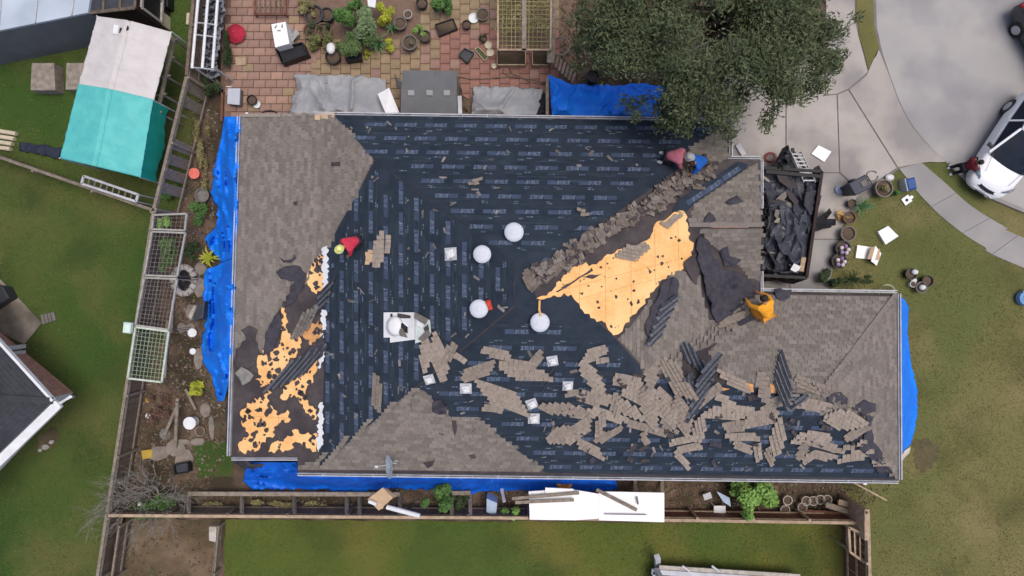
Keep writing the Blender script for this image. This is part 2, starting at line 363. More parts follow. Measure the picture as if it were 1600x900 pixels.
def overlay(name, P, m, off, parent, th=0.0, wob=0.0, label=None):
    """a thin sheet lying on the roof inside the pixel outline P, following the roof creases"""
    P = ccw(P)
    x0, x1 = min(p[0] for p in P), max(p[0] for p in P); y0, y1 = min(p[1] for p in P), max(p[1] for p in P)
    vs = [Vector(p) for p in P]; n = len(vs); es = []
    for a, b in CREASE:
        pa, pb = V[a][:2], V[b][:2]
        if max(pa[0], pb[0]) < x0 or min(pa[0], pb[0]) > x1 or max(pa[1], pb[1]) < y0 or min(pa[1], pb[1]) > y1: continue
        es.append((len(vs), len(vs) + 1)); vs += [Vector(pa), Vector(pb)]
    if wob:
        st = 4
        for i in range(int((x1-x0)/st)):
            for j in range(int((y1-y0)/st)):
                q = (x0 + (i+.5)*st + rnd.uniform(-2, 2), y0 + (j+.5)*st + rnd.uniform(-2, 2))
                if inpoly(q[0], q[1], P): vs.append(Vector(q))
    ov, oe, of, _, _, orf = delaunay_2d_cdt(vs, es, [list(range(n))], 0, 1e-4, True)
    fs = [f for f, q in zip(of, orf) if len(q)]
    used = {}; vv = []
    def gi(i):
        if i not in used:
            used[i] = len(vv); x, y = ov[i]
            h = off + (wob * abs(fbm(x, y, 7, .06)) if wob else 0); vv.append(RP(x, y, h))
        return used[i]
    ff = [tuple(gi(i) for i in f) for f in fs]
    b = MB(); k = len(vv)
    ff = [f if (Vector(vv[f[1]])-Vector(vv[f[0]])).cross(Vector(vv[f[2]])-Vector(vv[f[0]])).z > 0 else f[::-1] for f in ff]
    b.add(vv, ff)
    if th:
        cnt = {}
        for f in ff:
            for i in range(3): e = (f[i], f[(i+1) % 3]); cnt[e] = 1
        o0 = len(b.v); b.v += [(v[0], v[1], v[2] - th) for v in vv]
        for (p, q) in list(cnt):
            if (q, p) not in cnt: b.f.append((q, p, o0 + p, o0 + q)); b.m.append(0)
    o = b.build(name, m, parent, bool(wob))
    if label: o['label'] = label
    return o
house = thing('house', 'large single storey house with half stripped brown shingle roof and dark underlayment', 'house', W(860, 460, 0))
HL = house.location.copy()
def hpart(b, name, m, smooth=False, parent=None):
    o = b.build(name, m, parent or house, smooth); return o
house.location = (0, 0, 0)               # parts are written in world coordinates
rb = MB()
idx = {k: i for i, k in enumerate(VP)}
rb.add([VP[k] for k in VP], [tuple(idx[k] for k in (t if (VP[t[1]]-VP[t[0]]).cross(VP[t[2]]-VP[t[0]]).z > 0 else t[::-1])) for t in TRI])
hpart(rb, 'roof_deck', M_felt)
# walls under the eaves
wb = MB(); OUT = [(378,181,2.2), (497,181,2.6), (1137,190,2.6), (1137,250,2.6), (1186,250,2.6), (1186,456,2.6), (1400,459,2.6), (1402,749,2.6), (497,737,2.6), (465,713,2.5), (362,713,2.2)]
wp = [W(*p) for p in OUT]; cc = Vector((0, -.5, 0)); ins = []
for i, p in enumerate(wp):
    a, b = wp[i-1], wp[(i+1) % len(wp)]; e1 = (p-a); e2 = (b-p); e1.z = e2.z = 0; e1.normalize(); e2.normalize()
    n1 = Vector((e1.y, -e1.x, 0)); n2 = Vector((e2.y, -e2.x, 0)); q = p + (n1 + n2) * .4 / (1 + n1.dot(n2) + .01); q.z = p.z; ins.append(q)
for i in range(len(ins)):
    a, b = ins[i], ins[(i+1) % len(ins)]; wb.add([(a.x, a.y, 0), (b.x, b.y, 0), b, a], [(0, 1, 2, 3)])
hpart(wb, 'wall', M_brick)
sb = MB()
for i in range(len(wp)):
    j = (i+1) % len(wp); sb.add([wp[i], wp[j], ins[j], ins[i]], [(0, 1, 2, 3)])
hpart(sb, 'soffit', M_white)

# frames of the slopes: origin, u along the eave, v up the slope
def frame(o, e, top):
    o, e, t = VP[o], VP[e], VP[top]; u = (e - o).normalized(); n = u.cross(t - o).normalized()
    if n.z < 0: n = -n
    v = n.cross(u)
    if v.dot(t - o) < 0: v = -v
    return o, u, v, n
FR = dict(N=frame('NW', 'NE', 'A'), S=frame('SW', 'SE', 'B'), W=frame('NW', 'SW', 'A'), WA=frame('WN', 'WS', 'NW'), GN=frame('GW', 'GE', 'G'),
          GEa=frame('GE', 'SE', 'G'), E=frame('A', 'B', 'J'), EN=frame('NB', 'EN', 'EV'), ES=frame('EV', 'ER', 'GW'))
_u = (VP['ER'] - VP['EV']).normalized(); _n = _u.cross(VP['EN'] - VP['ER']).normalized(); _n = _n if _n.z > 0 else -_n; _v = _n.cross(_u); _v = _v if _v.dot(VP['ER'] - VP['EN']) > 0 else -_v
FR['EN'] = (VP['EN'], _u, _v, _n)
def uv2px(fr, u, v):
    o, a, b, n = FR[fr]; return PX(o + a * u + b * v)
def px2uv(fr, x, y):
    o, a, b, n = FR[fr]; d = W(x, y, 0) - Vector((0, 0, H)); k = (o - Vector((0, 0, H))).dot(n) / d.dot(n)
    p = Vector((0, 0, H)) + d * k - o; return p.dot(a), p.dot(b)

# shingle fields: every tab is a small wedge, laid in courses
def shingles(fr, P, name='shingle_courses', exp=.145, tab=.33, off=.02, seed=1, label=None):
    g = random.Random(seed); uv = [px2uv(fr, *p) for p in P]; o, a, b, n = FR[fr]; M = MB()
    u0, u1 = min(p[0] for p in uv), max(p[0] for p in uv); v0, v1 = min(p[1] for p in uv), max(p[1] for p in uv)
    j = math.floor(v0 / exp)
    while j * exp < v1:
        v = j * exp; sh = (j % 3) * tab / 3 + g.uniform(-.02, .02); i = math.floor(u0 / tab) - 1
        while i * tab < u1:
            u = i * tab + sh; i += 1
            uc, vc = u + tab / 2, v + exp / 2
            if not inpoly(uc, vc, uv): continue
            x, y = PX(o + a * uc + b * vc); p, nn = RT(x, y); w = tab / 2 - .010; h = exp / 2
            lo = off + .014 + g.uniform(0, .006); hi = off + .002
            q = [p - a*w - b*h + nn*lo, p + a*w - b*h + nn*lo, p + a*w + b*(h+.01) + nn*hi, p - a*w + b*(h+.01) + nn*hi,
                 p - a*w - b*h + nn*(off-.01), p + a*w - b*h + nn*(off-.01)]
            f = [(0, 1, 2, 3), (4, 5, 1, 0)]
            if (q[1]-q[0]).cross(q[2]-q[0]).z < 0: f = [t[::-1] for t in f]
            M.add(q, f)
        j += 1
    overlay('shingle_bed', P, M_shbase, .012, house)
    ob = M.build(name, M_shing, house); ob['kind'] = 'stuff'
    if label: ob['label'] = label
    return ob
SH_NW = [(379, 181), (523, 181), (540, 200), (583, 249), (560, 300), (530, 352), (512, 388), (498, 400), (480, 440), (455, 440), (440, 455), (448, 478), (436, 500), (420, 545), (398, 560), (384, 545), (365, 560), (370, 400)]
NWs = [p for p in SH_NW]
crs = [(379, 181), (497, 181), (497, 404), (480, 440), (455, 445), (443, 470), (436, 490), (428, 520), (412, 545), (396, 548), (384, 530), (366, 560), (370, 400)]
shingles('WA', crs, seed=2, label='weathered brown shingles on the low left slope')
shingles('W', [(497, 183), (523, 181), (540, 199), (584, 250), (560, 300), (530, 352), (512, 388), (497, 402)], seed=3)
shingles('S', [(490, 722), (466, 728), (466, 734), (850, 735), (828, 715), (782, 680), (745, 650), (705, 650), (688, 638), (665, 612), (650, 606)], seed=4, label='triangle of brown shingles left on the south slope')
shingles('GN', [(1187, 460), (1398, 463), (1290, 608), (1255, 604), (1240, 640), (1210, 605), (1160, 604), (1135, 586), (1112, 566), (1110, 546), (1138, 522), (1150, 500), (1160, 480)], seed=5, label='brown shingles on the north slope of the right wing')
shingles('GEa', [(1400, 462), (1403, 747), (1396, 744), (1372, 716), (1366, 700), (1350, 640), (1325, 632), (1300, 612), (1290, 600)], seed=6, label='brown shingles on the right end slope')
shingles('S', [(1250, 600), (1296, 606), (1330, 632), (1345, 640), (1328, 655), (1280, 645), (1252, 640)], seed=16)
shingles('E', [(1088, 430), (1055, 420), (1035, 445), (1030, 480), (1015, 470), (985, 510), (965, 530), (985, 550), (1005, 574), (1030, 585), (1062, 575), (1068, 552), (1090, 548), (1105, 543), (1150, 515), (1130, 500), (1108, 500), (1098, 470), (1094, 440)], seed=7, label='brown shingles left around the torn opening')
shingles('EN', [(1085, 320), (1120, 296), (1170, 262), (1184, 254), (1189, 350), (1076, 350), (1082, 335)], seed=8)
shingles('ES', [(1096, 357), (1190, 357), (1187, 440), (1172, 432), (1160, 420), (1140, 405), (1110, 380)], seed=9)
shingles('N', [(1072, 238), (1100, 218), (1136, 193), (1136, 248), (1110, 262), (1080, 274), (1066, 262)], seed=10)

# underlayment sheets with their print
def clip(P, f):                          # half-plane clip, keep f(p) >= 0
    out = []
    for i in range(len(P)):
        a, b = P[i-1], P[i]; fa, fb = f(a), f(b)
        if (fa >= 0) != (fb >= 0):
            t = fa / (fa - fb); out.append((a[0]+(b[0]-a[0])*t, a[1]+(b[1]-a[1])*t))
        if fb >= 0: out.append(b)
    return out
def text_mesh(s):
    cu = bpy.data.curves.new('t', 'FONT'); cu.body = s; cu.size = 1; cu.resolution_u = 1; cu.shear = .25
    ob = bpy.data.objects.new('t', cu); COL.objects.link(ob); dg = bpy.context.evaluated_depsgraph_get()
    me = bpy.data.meshes.new_from_object(ob.evaluated_get(dg)); v = [tuple(x.co) for x in me.vertices]; f = [tuple(p.vertices) for p in me.polygons]
    bpy.data.objects.remove(ob); return v, f
TXV, TXF = text_mesh('BUILT'); TXW = max(v[0] for v in TXV); TXH = max(v[1] for v in TXV)
def underlay(fr, P, wid=1.22, seed=1, v0=0.0):
    g = random.Random(seed); uv = [px2uv(fr, *p) for p in P]; o, a, b, n = FR[fr]
    va, vb = min(p[1] for p in uv), max(p[1] for p in uv); ua, ub = min(p[0] for p in uv), max(p[0] for p in uv)
    j = math.floor((va - v0) / wid); k = 0
    flip = 1 if (a.cross(b)).z > 0 else -1
    while v0 + j * wid < vb:
        lo, hi = v0 + j * wid, v0 + (j+1) * wid + .08
        Q = clip(clip(uv, lambda p: p[1] - lo), lambda p: hi - p[1]); j += 1; k += 1
        if len(Q) < 3: continue
        sheet_off = .012 + .008 * (k % 2)
        sh = overlay('underlayment_sheet', [uv2px(fr, *q) for q in Q], M_und, .012 + .008 * (k % 2) + .002 * g.random(), house, .006)
        for q0, q1 in ((.40, .55), (.90, 1.0)):
            Z = clip(clip(Q, lambda p: p[1] - (lo + q0*wid)), lambda p: (lo + q1*wid) - p[1])
            if len(Z) > 2: overlay('lap_band', [uv2px(fr, *q) for q in Z], M_band, sheet_off + .0035, sh)
        B = MB()
        def put(u, v, w, h, mi, rot=1):
            x, y = uv2px(fr, u, v)
            if not (inpoly(u - w/2, v, uv) and inpoly(u + w/2, v, uv)): return False
            return True
        for r in range(2):
            vv = lo + wid * (.27 + .5 * r); rot = 1 if r else -1; s = g.uniform(0, .3) + .5 * r; u = ua + s
            while u < ub:
                L = .86
                if lo < vv < hi and inpoly(u + .1, vv, uv) and inpoly(u + L - .1, vv, uv):
                    p, nn = RT(*uv2px(fr, u + L/2, vv)); ox = p + nn * .026
                    aa, bb = a * rot * flip, b * rot
                    if flip < 0: aa, bb = -a * rot, b * rot
                    hh = .085 + g.uniform(-.006, .006)
                    bar = [(-.43, -hh), (.43, -hh), (.43, hh), (-.43, hh)]
                    for sg in range(2):      # printed band in two tones
                        x0, x1 = ((-.43, -.08), (-.078, .40))[sg]
                        cs = [(x0, -hh), (x1, -hh), (x1 - .03, hh), (x0 + .02, hh)]
                        B.add([ox + aa*x + bb*y for x, y in cs], [(0, 1, 2, 3)], 1)
                    sc = .155 / TXH
                    ff = TXF
                    B.add([ox + nn*.004 + aa*(-.10 + x*.50/TXW) + bb*(-.078 + y*sc) for x, y, _ in TXV], ff, 0)
                u += 1.12 + g.uniform(-.02, .02)
            for dv in (.20, .27):
                v2 = vv + dv; u = ua + g.uniform(0, .5)
                while u < ub:
                    L = g.uniform(.16, .26)
                    if v2 < hi and inpoly(u, v2, uv) and inpoly(u + L, v2, uv) and g.random() < .85:
                        p, nn = RT(*uv2px(fr, u + L/2, v2)); ox = p + nn * .027
                        for q in range(5):
                            x0 = (-.5 + q/5) * L; B.add([ox + a*(x0) + b*-.022, ox + a*(x0 + L/7) + b*-.022, ox + a*(x0 + L/7) + b*.022, ox + a*x0 + b*.022], [(0, 1, 2, 3)], 0 if g.random() < .5 else 1)
                    u += 1.12
        for q in range(34):              # fine woven streaks of the sheet
            v2 = g.uniform(lo, hi - .08); L = g.uniform(.5, 2.2); u = g.uniform(ua, ub - L)
            if inpoly(u, v2, uv) and inpoly(u + L, v2, uv) and inpoly(u + L/2, v2, uv):
                p, nn = RT(*uv2px(fr, u + L/2, v2)); ox = p + nn*.024; w2 = g.uniform(.008, .028)
                B.add([ox - a*L/2 - b*w2, ox + a*L/2 - b*w2, ox + a*L/2 + b*w2, ox - a*L/2 + b*w2], [(0, 1, 2, 3)], 2)
        if B.f:
            pr = B.build('print', [M_print, M_printb, M_streak], sh); pr['kind'] = 'stuff'
            me = pr.data
            fl = [p.index for p in me.polygons if p.normal.z < 0]
            if fl:
                bm = bmesh.new(); bm.from_mesh(me); bm.faces.ensure_lookup_table(); bmesh.ops.reverse_faces(bm, faces=[bm.faces[i] for i in fl]); bm.to_mesh(me); bm.free()
underlay('N', [(523, 182), (1136, 191), (1074, 238), (1062, 262), (1010, 300), (935, 352), (890, 392), (840, 432), (806, 410), (585, 250), (540, 200)], seed=3, v0=.05)
underlay('W', [(586, 252), (804, 409), (804, 477), (652, 603), (500, 728), (505, 640), (508, 520), (508, 400), (530, 352), (560, 302)], seed=5, v0=.1)
underlay('S', [(805, 479), (960, 536), (1000, 590), (1284, 612), (1396, 744), (1395, 747), (853, 738), (782, 682), (745, 652), (705, 652), (665, 612), (654, 604)], seed=6, v0=.05)
overlay('underlayment_sheet', [(805, 409), (850, 398), (832, 445), (838, 466), (892, 462), (912, 487), (935, 505), (958, 526), (1000, 572), (1003, 590), (960, 545), (805, 479)], M_und, .022, house, .006)
und = overlay('underlayment_sheet', [(1152, 253), (1168, 257), (1165, 264), (1085, 318), (1068, 335), (1050, 330), (1060, 312), (1110, 280)], M_und, .03, house, .006)
B = MB(); d = (RP(1150, 268) - RP(1075, 318)).normalized()
for x, y in ((1084, 311), (1112, 293), (1140, 273)):
    p, n = RT(x, y); e = n.cross(d)
    B.add([p + n*.042 + d*(q-.42)*.86 + e*r for q, r in ((0, -.09), (1, -.09), (.97, .09), (.03, .09))], [(0, 1, 2, 3)], 1)
    B.add([p + n*.046 + d*(-.1 + vx*.5/TXW) + e*(-.07 + vy*.15/TXH) for vx, vy, _ in TXV], TXF, 0)
B.build('print', [M_print, M_printb], und)['kind'] = 'stuff'

# felt and bare plywood
overlay('bare_plywood', jag([(838, 466), (862, 455), (880, 430), (905, 412), (925, 413), (960, 395), (1000, 380), (1015, 372), (1022, 352), (1030, 345), (1052, 332), (1068, 330), (1075, 355), (1082, 390), (1078, 420), (1058, 422), (1040, 436), (1030, 440), (1015, 458), (1003, 478), (988, 492), (974, 510), (966, 522), (958, 524), (946, 505), (932, 503), (910, 485), (897, 468), (892, 460)], 3.4, 5, 11), M_osb, .03, house, .01, label='large bare orange plywood opening in the middle of the roof')
BIG = [(838, 466), (862, 455), (880, 430), (905, 412), (925, 413), (960, 395), (1000, 380), (1015, 372), (1022, 352), (1052, 332), (1068, 330), (1082, 390), (1078, 420), (1058, 422), (1030, 440), (1015, 458), (988, 492), (966, 522), (946, 505), (910, 485), (892, 460)]
OR = [[(500, 396), (508, 400), (507, 452), (495, 460), (486, 450), (480, 440), (482, 420), (490, 410)],
      [(441, 480), (448, 490), (450, 520), (468, 525), (472, 535), (458, 560), (445, 580), (430, 595), (412, 600), (405, 585), (402, 565), (415, 545), (430, 545), (440, 525)],
      [(500, 500), (503, 520), (488, 540), (478, 530), (470, 518)],
      [(440, 600), (460, 595), (482, 570), (492, 560), (497, 575), (485, 600), (478, 610), (482, 630), (495, 640), (494, 655), (478, 645), (468, 620), (452, 618), (442, 625)],
      [(378, 640), (395, 625), (415, 622), (418, 600), (408, 605), (400, 592), (425, 600), (418, 630), (435, 645), (450, 640), (455, 655), (438, 660), (430, 680), (410, 690), (400, 705), (372, 708), (375, 690), (390, 680), (378, 662)],
      [(462, 670), (478, 678), (494, 676), (495, 705), (480, 700), (462, 690), (455, 702), (420, 706), (430, 690), (455, 682)]]
BIGS = [BIG] + OR
for i, P in enumerate(OR): overlay('bare_plywood', jag(P, 4.0, 4, 20 + i), M_osb if i != 2 else M_osb2, .03, house, .01)
for P in ([(1162, 598), (1176, 601), (1177, 612), (1161, 611)], [(1202, 600), (1213, 603), (1212, 614), (1202, 613)], [(1126, 604), (1140, 607), (1128, 610)]): overlay('bare_plywood', P, M_osb2, .045, house, .01)
# seams between the plywood sheets
for x0, y0, x1, y1 in ((905, 415, 905, 478), (945, 405, 946, 505), (985, 390, 986, 495), (1022, 350, 1024, 450), (1058, 335, 1060, 420), (860, 458, 1078, 400), (900, 468, 1040, 432), (436, 560, 436, 700), (390, 650, 492, 655), (484, 400, 506, 401)):
    t = MB(); n = 24
    for k in range(n):
        q0, q1 = k/n, (k+1)/n; xa, ya, xb, yb = x0+(x1-x0)*q0, y0+(y1-y0)*q0, x0+(x1-x0)*q1, y0+(y1-y0)*q1
        if any(inpoly((xa+xb)/2, (ya+yb)/2, P) for P in BIGS): t.bar(RP(xa, ya, .036), RP(xb, yb, .036), .012, .004)
    if t.f: hpart(t, 'plywood_seam', M_osb2)
# ragged felt leftovers lying on the plywood
g = random.Random(5)
n_ = 0
while n_ < 190:
    if n_ < 50: x, y = g.uniform(850, 1085), g.uniform(330, 522); r = g.uniform(.8, 2.6); ok = inpoly(x, y, BIG)
    else: x, y = g.uniform(370, 508), g.uniform(395, 708); r = g.uniform(1.4, 4.6); ok = any(inpoly(x, y, Q) for Q in OR)
    if not ok: continue
    n_ += 1; P = [(x + r * g.uniform(.5, 1.5) * math.cos(q * 1.05), y + r * g.uniform(.5, 1.6) * math.sin(q * 1.05)) for q in range(6)]
    overlay('felt_scrap', P, M_felt, .045, house, .006)
for P in ([(868, 455), (925, 420), (926, 423), (870, 457)], [(905, 432), (940, 428), (925, 436)], [(1010, 415), (1018, 425), (1014, 428)]): overlay('felt_scrap', jag(P, 1, 5, 2), M_felt, .048, house, .006)
# white flashing along the old eave line
for i, P in enumerate([[(505, 387), (513, 384), (514, 440), (511, 456), (505, 452)], [(503, 484), (511, 485), (511, 515), (504, 516)], [(500, 530), (506, 520), (507, 560), (499, 580)], [(499, 632), (506, 628), (506, 690), (499, 706), (496, 700)]]):
    overlay('flashing_strip', jag(P, 2.4, 3.2, 40 + i), M_white, .05, house, .006)
# ---- gutters and fascia
def gutter(pts, seams=True, w=.09, m=None):
    b = MB(); P = [W(*p) for p in pts]
    for p, q in zip(P, P[1:]):
        d = (q - p).normalized(); s = Vector((-d.y, d.x, 0))
        if s.dot((p + q) / 2 - Vector((0, -.5, 0))) < 0: s = -s
        c0 = s * (w/2 + .01)
        b.bar(p + c0 - Vector((0, 0, .1)), q + c0 - Vector((0, 0, .1)), w, .02); b.bar(p + s*.015, q + s*.015, .02, .2); b.bar(p + s*(w+.005), q + s*(w+.005), .035, .16)
    o = hpart(b, 'gutter', M_gut)
    if seams:
        for p, q in zip(P, P[1:]):
            L = (q - p).length; d = (q - p) / L; s = Vector((-d.y, d.x, 0))
            if s.dot((p + q) / 2 - Vector((0, -.5, 0))) < 0: s = -s
            n = int(L / .9)
            for i in range(1, n):
                t = MB(); x = p + d * (i * L / n); t.bar(x + Vector((0, 0, .04)), x + s * (w + .02) + Vector((0, 0, .04)), .03, .012); t.build('gutter_hanger', M_gut, o)
gutter([(490, 180, 2.8), (1072, 189, 2.8), (1137, 190, 2.8)]); gutter([(1402, 750, 2.78), (466, 738, 2.78)]); gutter([(466, 714, 2.62), (363, 714, 2.35)], False)
gutter([(377, 182, 2.33), (361, 712, 2.33)], False, .11); gutter([(1402, 749, 2.78), (1400, 459, 2.78)], False, .12); gutter([(1400, 458, 2.78), (1186, 455, 2.78)])
gutter([(1187, 456, 2.8), (1187, 424, 2.8)], False); gutter([(1187, 326, 2.9), (1187, 250, 2.9)], False); gutter([(1122, 249, 3.0), (1187, 249, 2.9)], False); gutter([(1138, 247, 2.8), (1138, 176, 2.8)], False, .12)
e = MB(); e.bar(RP(493, 183, .05), RP(523, 183, .05), .25, .03); hpart(e, 'bare_fascia_board', M_card)
for pts in ([(1186, 352, .06), (1075, 352, .06)],):     # ridge cap of the entry
    t = MB(); t.bar(RP(1076, 352, .05), RP(1190, 352, .05), .16, .04); hpart(t, 'ridge_cap', M_shing)
    t = MB(); t.bar(RP(1110, 353.5, .075), RP(1168, 353.5, .075), .05, .02); hpart(t, 'bare_ridge_batten', mat('pinkish_wood', c(186, 146, 128), c(166, 128, 112), 5, .8))

for a_, b_ in (('G', 'GE'), ('G', 'SE'), ('NW', None)):
    if b_: t = MB(); t.bar(VP[a_] + Vector((0, 0, .035)), VP[a_] + (VP[b_] - VP[a_]) * (1 if b_ == 'GE' else .25) + Vector((0, 0, .035)), .2, .012); hpart(t, 'hip_cap', M_shing)
t = MB(); t.bar(RP(378, 181, .05), RP(524, 181, .05), .12, .05); hpart(t, 'rake_trim', mat('rake_metal', c(150, 140, 130), c(136, 126, 118), 5, .7))
# ---------------------------------------------------------------- loose shingles on the roof
def torn(x, y, ln, wd, ang, label, group, m=None, lift=.03, seed=0, cat='shingle', name='torn_shingle_piece', stripe=False, parent=None):
    """a torn sheet of shingles: overlapping rows of tabs; ln along the rows, wd across, photo pixels, ang clockwise on the photo"""
    g = random.Random(seed or int(x * 7 + y * 13)); p, n = RT(x, y); s = (H - p.z) / F
    d = Vector((math.cos(R(ang)), -math.sin(R(ang)), 0)); d = (d - n * d.dot(n)).normalized(); e = n.cross(d)
    if not stripe and ln * s > .5: ln *= 1.08; wd *= 1.16
    ln *= s; wd *= s; ex = .13 if not stripe else .075; rows = max(1, round(wd / ex)); ex = wd / rows; M = MB(); z = lift
    sk = g.choice((-1, 1)) * g.uniform(.06, .19) if rows > 1 else 0; tilt = g.uniform(-.03, .05)
    for r in range(rows):
        vv = (r + .5) * ex - wd / 2; sh = sk * (r - rows/2 + .5) + g.uniform(-.015, .015); l = ln * (g.uniform(.92, 1.0) if rows > 1 else 1)
        k = max(1, round(l / .17)); tb = l / k; z0 = lift + .015 + r * .006
        for t in range(k):
            if rows > 2 and r in (0, rows-1) and t in (0, k-1) and g.random() < .45: continue
            a0 = -l/2 + t * tb + sh + .002; a1 = a0 + tb - (.005 if g.random() < .7 else .014)
            b0, b1 = vv - ex/2, vv + ex/2 + .03
            if (t == 0 or t == k-1): b0 += g.uniform(-.02, .02)
            cu = lambda u: .05 * abs(u / (ln/2 + .01)) ** 2 * (1 if seed % 2 else .6) + tilt * u
            zj = g.uniform(0, .008); q = [(a0, b0, z0 + .034 + zj), (a1, b0, z0 + .034 + zj), (a1, b1, z0 + .002), (a0, b1, z0 + .002)]
            top = [d*u + e*w + n*(h + cu(u)) for u, w, h in q]; bot = [d*u + e*w + n*(h - .012 + cu(u)) for u, w, h in q]
            M.add(top + bot, [(0, 1, 2, 3), (7, 6, 5, 4), (0, 4, 5, 1), (1, 5, 6, 2), (2, 6, 7, 3), (3, 7, 4, 0)], (r % 2) if stripe else 0)
    mm = [M_back, mat('sealant_strip', c(104, 108, 116), c(88, 92, 100), 5, .8)] if stripe else (m or M_shing2)
    o = M.build(name, mm, None, False, p)
    return tag(o, label, cat, group)
ORD = ['first', 'second', 'third', 'fourth', 'fifth', 'sixth', 'seventh', 'eighth', 'ninth', 'tenth', 'eleventh', 'twelfth', 'thirteenth', 'fourteenth', 'fifteenth', 'sixteenth', 'seventeenth', 'eighteenth', 'nineteenth', 'twentieth'] + ['twenty-' + q for q in ('first', 'second', 'third', 'fourth', 'fifth', 'sixth', 'seventh', 'eighth', 'ninth')] + ['thirtieth']
def crop(ox, oy, s, L, label, group, **k):
    for i, (x, y, l, w, a) in enumerate(sorted(L)):
        if w/s > 17: sz = 'broad torn shingle sheet'
        elif w/s > 12.5: sz = 'two row shingle piece'
        elif l/s > 40: sz = 'long narrow shingle strip'
        else: sz = 'short shingle strip'
        q = (a + 90) % 180 - 90; dr = 'lying level' if abs(q) < 9 else 'standing upright' if abs(q) > 70 else 'slanting down right' if q > 0 else 'slanting up right'
        torn(ox + x/s, oy + y/s, l/s, w/s, a, f'{sz} {dr}, {ORD[i]} from left {label}', group, **k)
LB_S = ('on the dark south slope', 'torn shingles scattered on the south slope')
crop(820, 540, 4.09, [(425, 195, 190, 95, 40), (445, 330, 200, 90, 20), (300, 300, 80, 40, -10), (245, 400, 140, 130, 35), (235, 560, 170, 100, -55), (340, 540, 200, 80, -42),
  (370, 440, 130, 45, 10), (410, 650, 190, 55, 33), (525, 440, 240, 48, 22), (480, 495, 140, 55, 88), (495, 575, 100, 34, -52), (552, 560, 160, 32, -42), (582, 375, 130, 60, 100),
  (660, 400, 150, 80, 60), (655, 225, 200, 70, 12), (735, 300, 170, 120, 30), (790, 400, 170, 120, 50), (810, 170, 150, 100, -58), (960, 210, 280, 100, 68), (900, 390, 190, 120, 45),
  (1000, 440, 210, 110, 55), (920, 510, 110, 45, 30), (770, 520, 250, 42, 18), (765, 585, 95, 50, 55), (1010, 600, 165, 38, -14), (1050, 648, 150, 42, -14), (1000, 722, 150, 32, 50),
  (1110, 530, 170, 75, 75), (450, 50, 150, 75, -20), (495, 92, 85, 32, -8)], *LB_S)
LB_G = ('on the right wing', 'torn shingles scattered on the right wing')
crop(1060, 540, 3.75, [(178, 287, 170, 45, -48), (270, 320, 130, 50, 20), (290, 385, 230, 85, 5), (330, 470, 125, 60, -10), (370, 530, 170, 42, -2), (370, 590, 120, 42, 25), (460, 620, 110, 35, 78),
  (530, 630, 110, 50, 60), (575, 535, 190, 80, 72), (480, 420, 180, 90, -12), (540, 350, 140, 75, -35), (495, 245, 150, 75, -75), (785, 345, 150, 60, 15), (780, 540, 190, 85, 10),
  (850, 580, 150, 42, 20), (720, 620, 90, 70, -60), (830, 640, 130, 45, 15), (765, 650, 95, 40, -45), (960, 430, 190, 115, 35), (1030, 510, 130, 50, -50), (1030, 640, 150, 60, -8),
  (990, 592, 70, 28, 0), (940, 612, 60, 28, 10), (1065, 565, 42, 38, 0), (1180, 680, 90, 38, -5), (770, 240, 190, 60, 25), (320, 215, 170, 55, 26)], *LB_G)
LB_C = ('below the white chimney', 'torn shingles below the chimney')
crop(580, 520, 4.09, [(350, 130, 150, 85, 70), (440, 165, 220, 100, 62), (505, 130, 150, 60, -65), (570, 160, 90, 32, 40), (680, 245, 210, 75, -22), (800, 130, 190, 55, 14), (925, 200, 210, 55, 8),
  (990, 255, 260, 85, 0), (1060, 165, 110, 50, -55), (840, 410, 270, 115, 22), (780, 480, 125, 38, 8), (45, 380, 215, 60, -85)], *LB_C)
torn(593, 393, 47, 15, 92, 'pile of torn shingle strips beside the red shirted worker', 'torn shingles beside the red shirted worker', lift=.06)
torn(607, 381, 27, 6, 95, 'narrow shingle strip right of the pile beside the red shirted worker', None)
tag(torn(578, 402, 20, 11, 90, None, None, m=M_card, name='cardboard_scrap'), 'tan cardboard scrap at the left edge of the worker\'s shingle pile', 'cardboard')
torn(743, 286, 18, 10, -15, 'small lone shingle scrap on the upper north slope', None)
torn(911, 334, 14, 12, 10, 'small lone shingle scrap above the heaped shingles near the hip', None)
# the heap of ripped hip shingles
g = random.Random(9)
M_heap = mat('heap_shingle', c(124, 114, 107), c(106, 97, 91), 7, .92, .5, 90, isl=.2, spec=.15)
LB_H = ('ripped brown shingle scrap heaped along the diagonal hip', 'ripped shingles heaped along the hip')
for i in range(230):
    t = g.random(); w = max(-1.7, min(1.7, g.gauss(0, 1)))
    x = 822 + (1112 - 822) * t; y = 440 + (260 - 440) * t; k = 12 + 4 * math.sin(t * 9); x += .52 * w * k * .55; y += .85 * w * k * .55
    if 1030 < x < 1100 and y < 268: continue
    torn(x, y, g.uniform(8, 24), g.uniform(4, 11), g.choice((-32, 58, -60, 20, -10)) + g.uniform(-18, 18), *LB_H, lift=.03 + .12 * g.random() * math.exp(-w*w), seed=300 + i, m=g.choice((M_shing, M_heap, M_heap, M_felt)))
for i_, (x, y, l, w, a) in enumerate(sorted(((985, 396, 34, 20, 10), (1000, 388, 26, 10, -20), (1050, 345, 30, 8, -40), (1037, 352, 16, 5, 30)))):
    torn(x, y, l, w, a, f'shingle scrap at the upper plywood edge, {ORD[i_]} from left', 'scraps at the edge of the bare plywood')
g = random.Random(55)
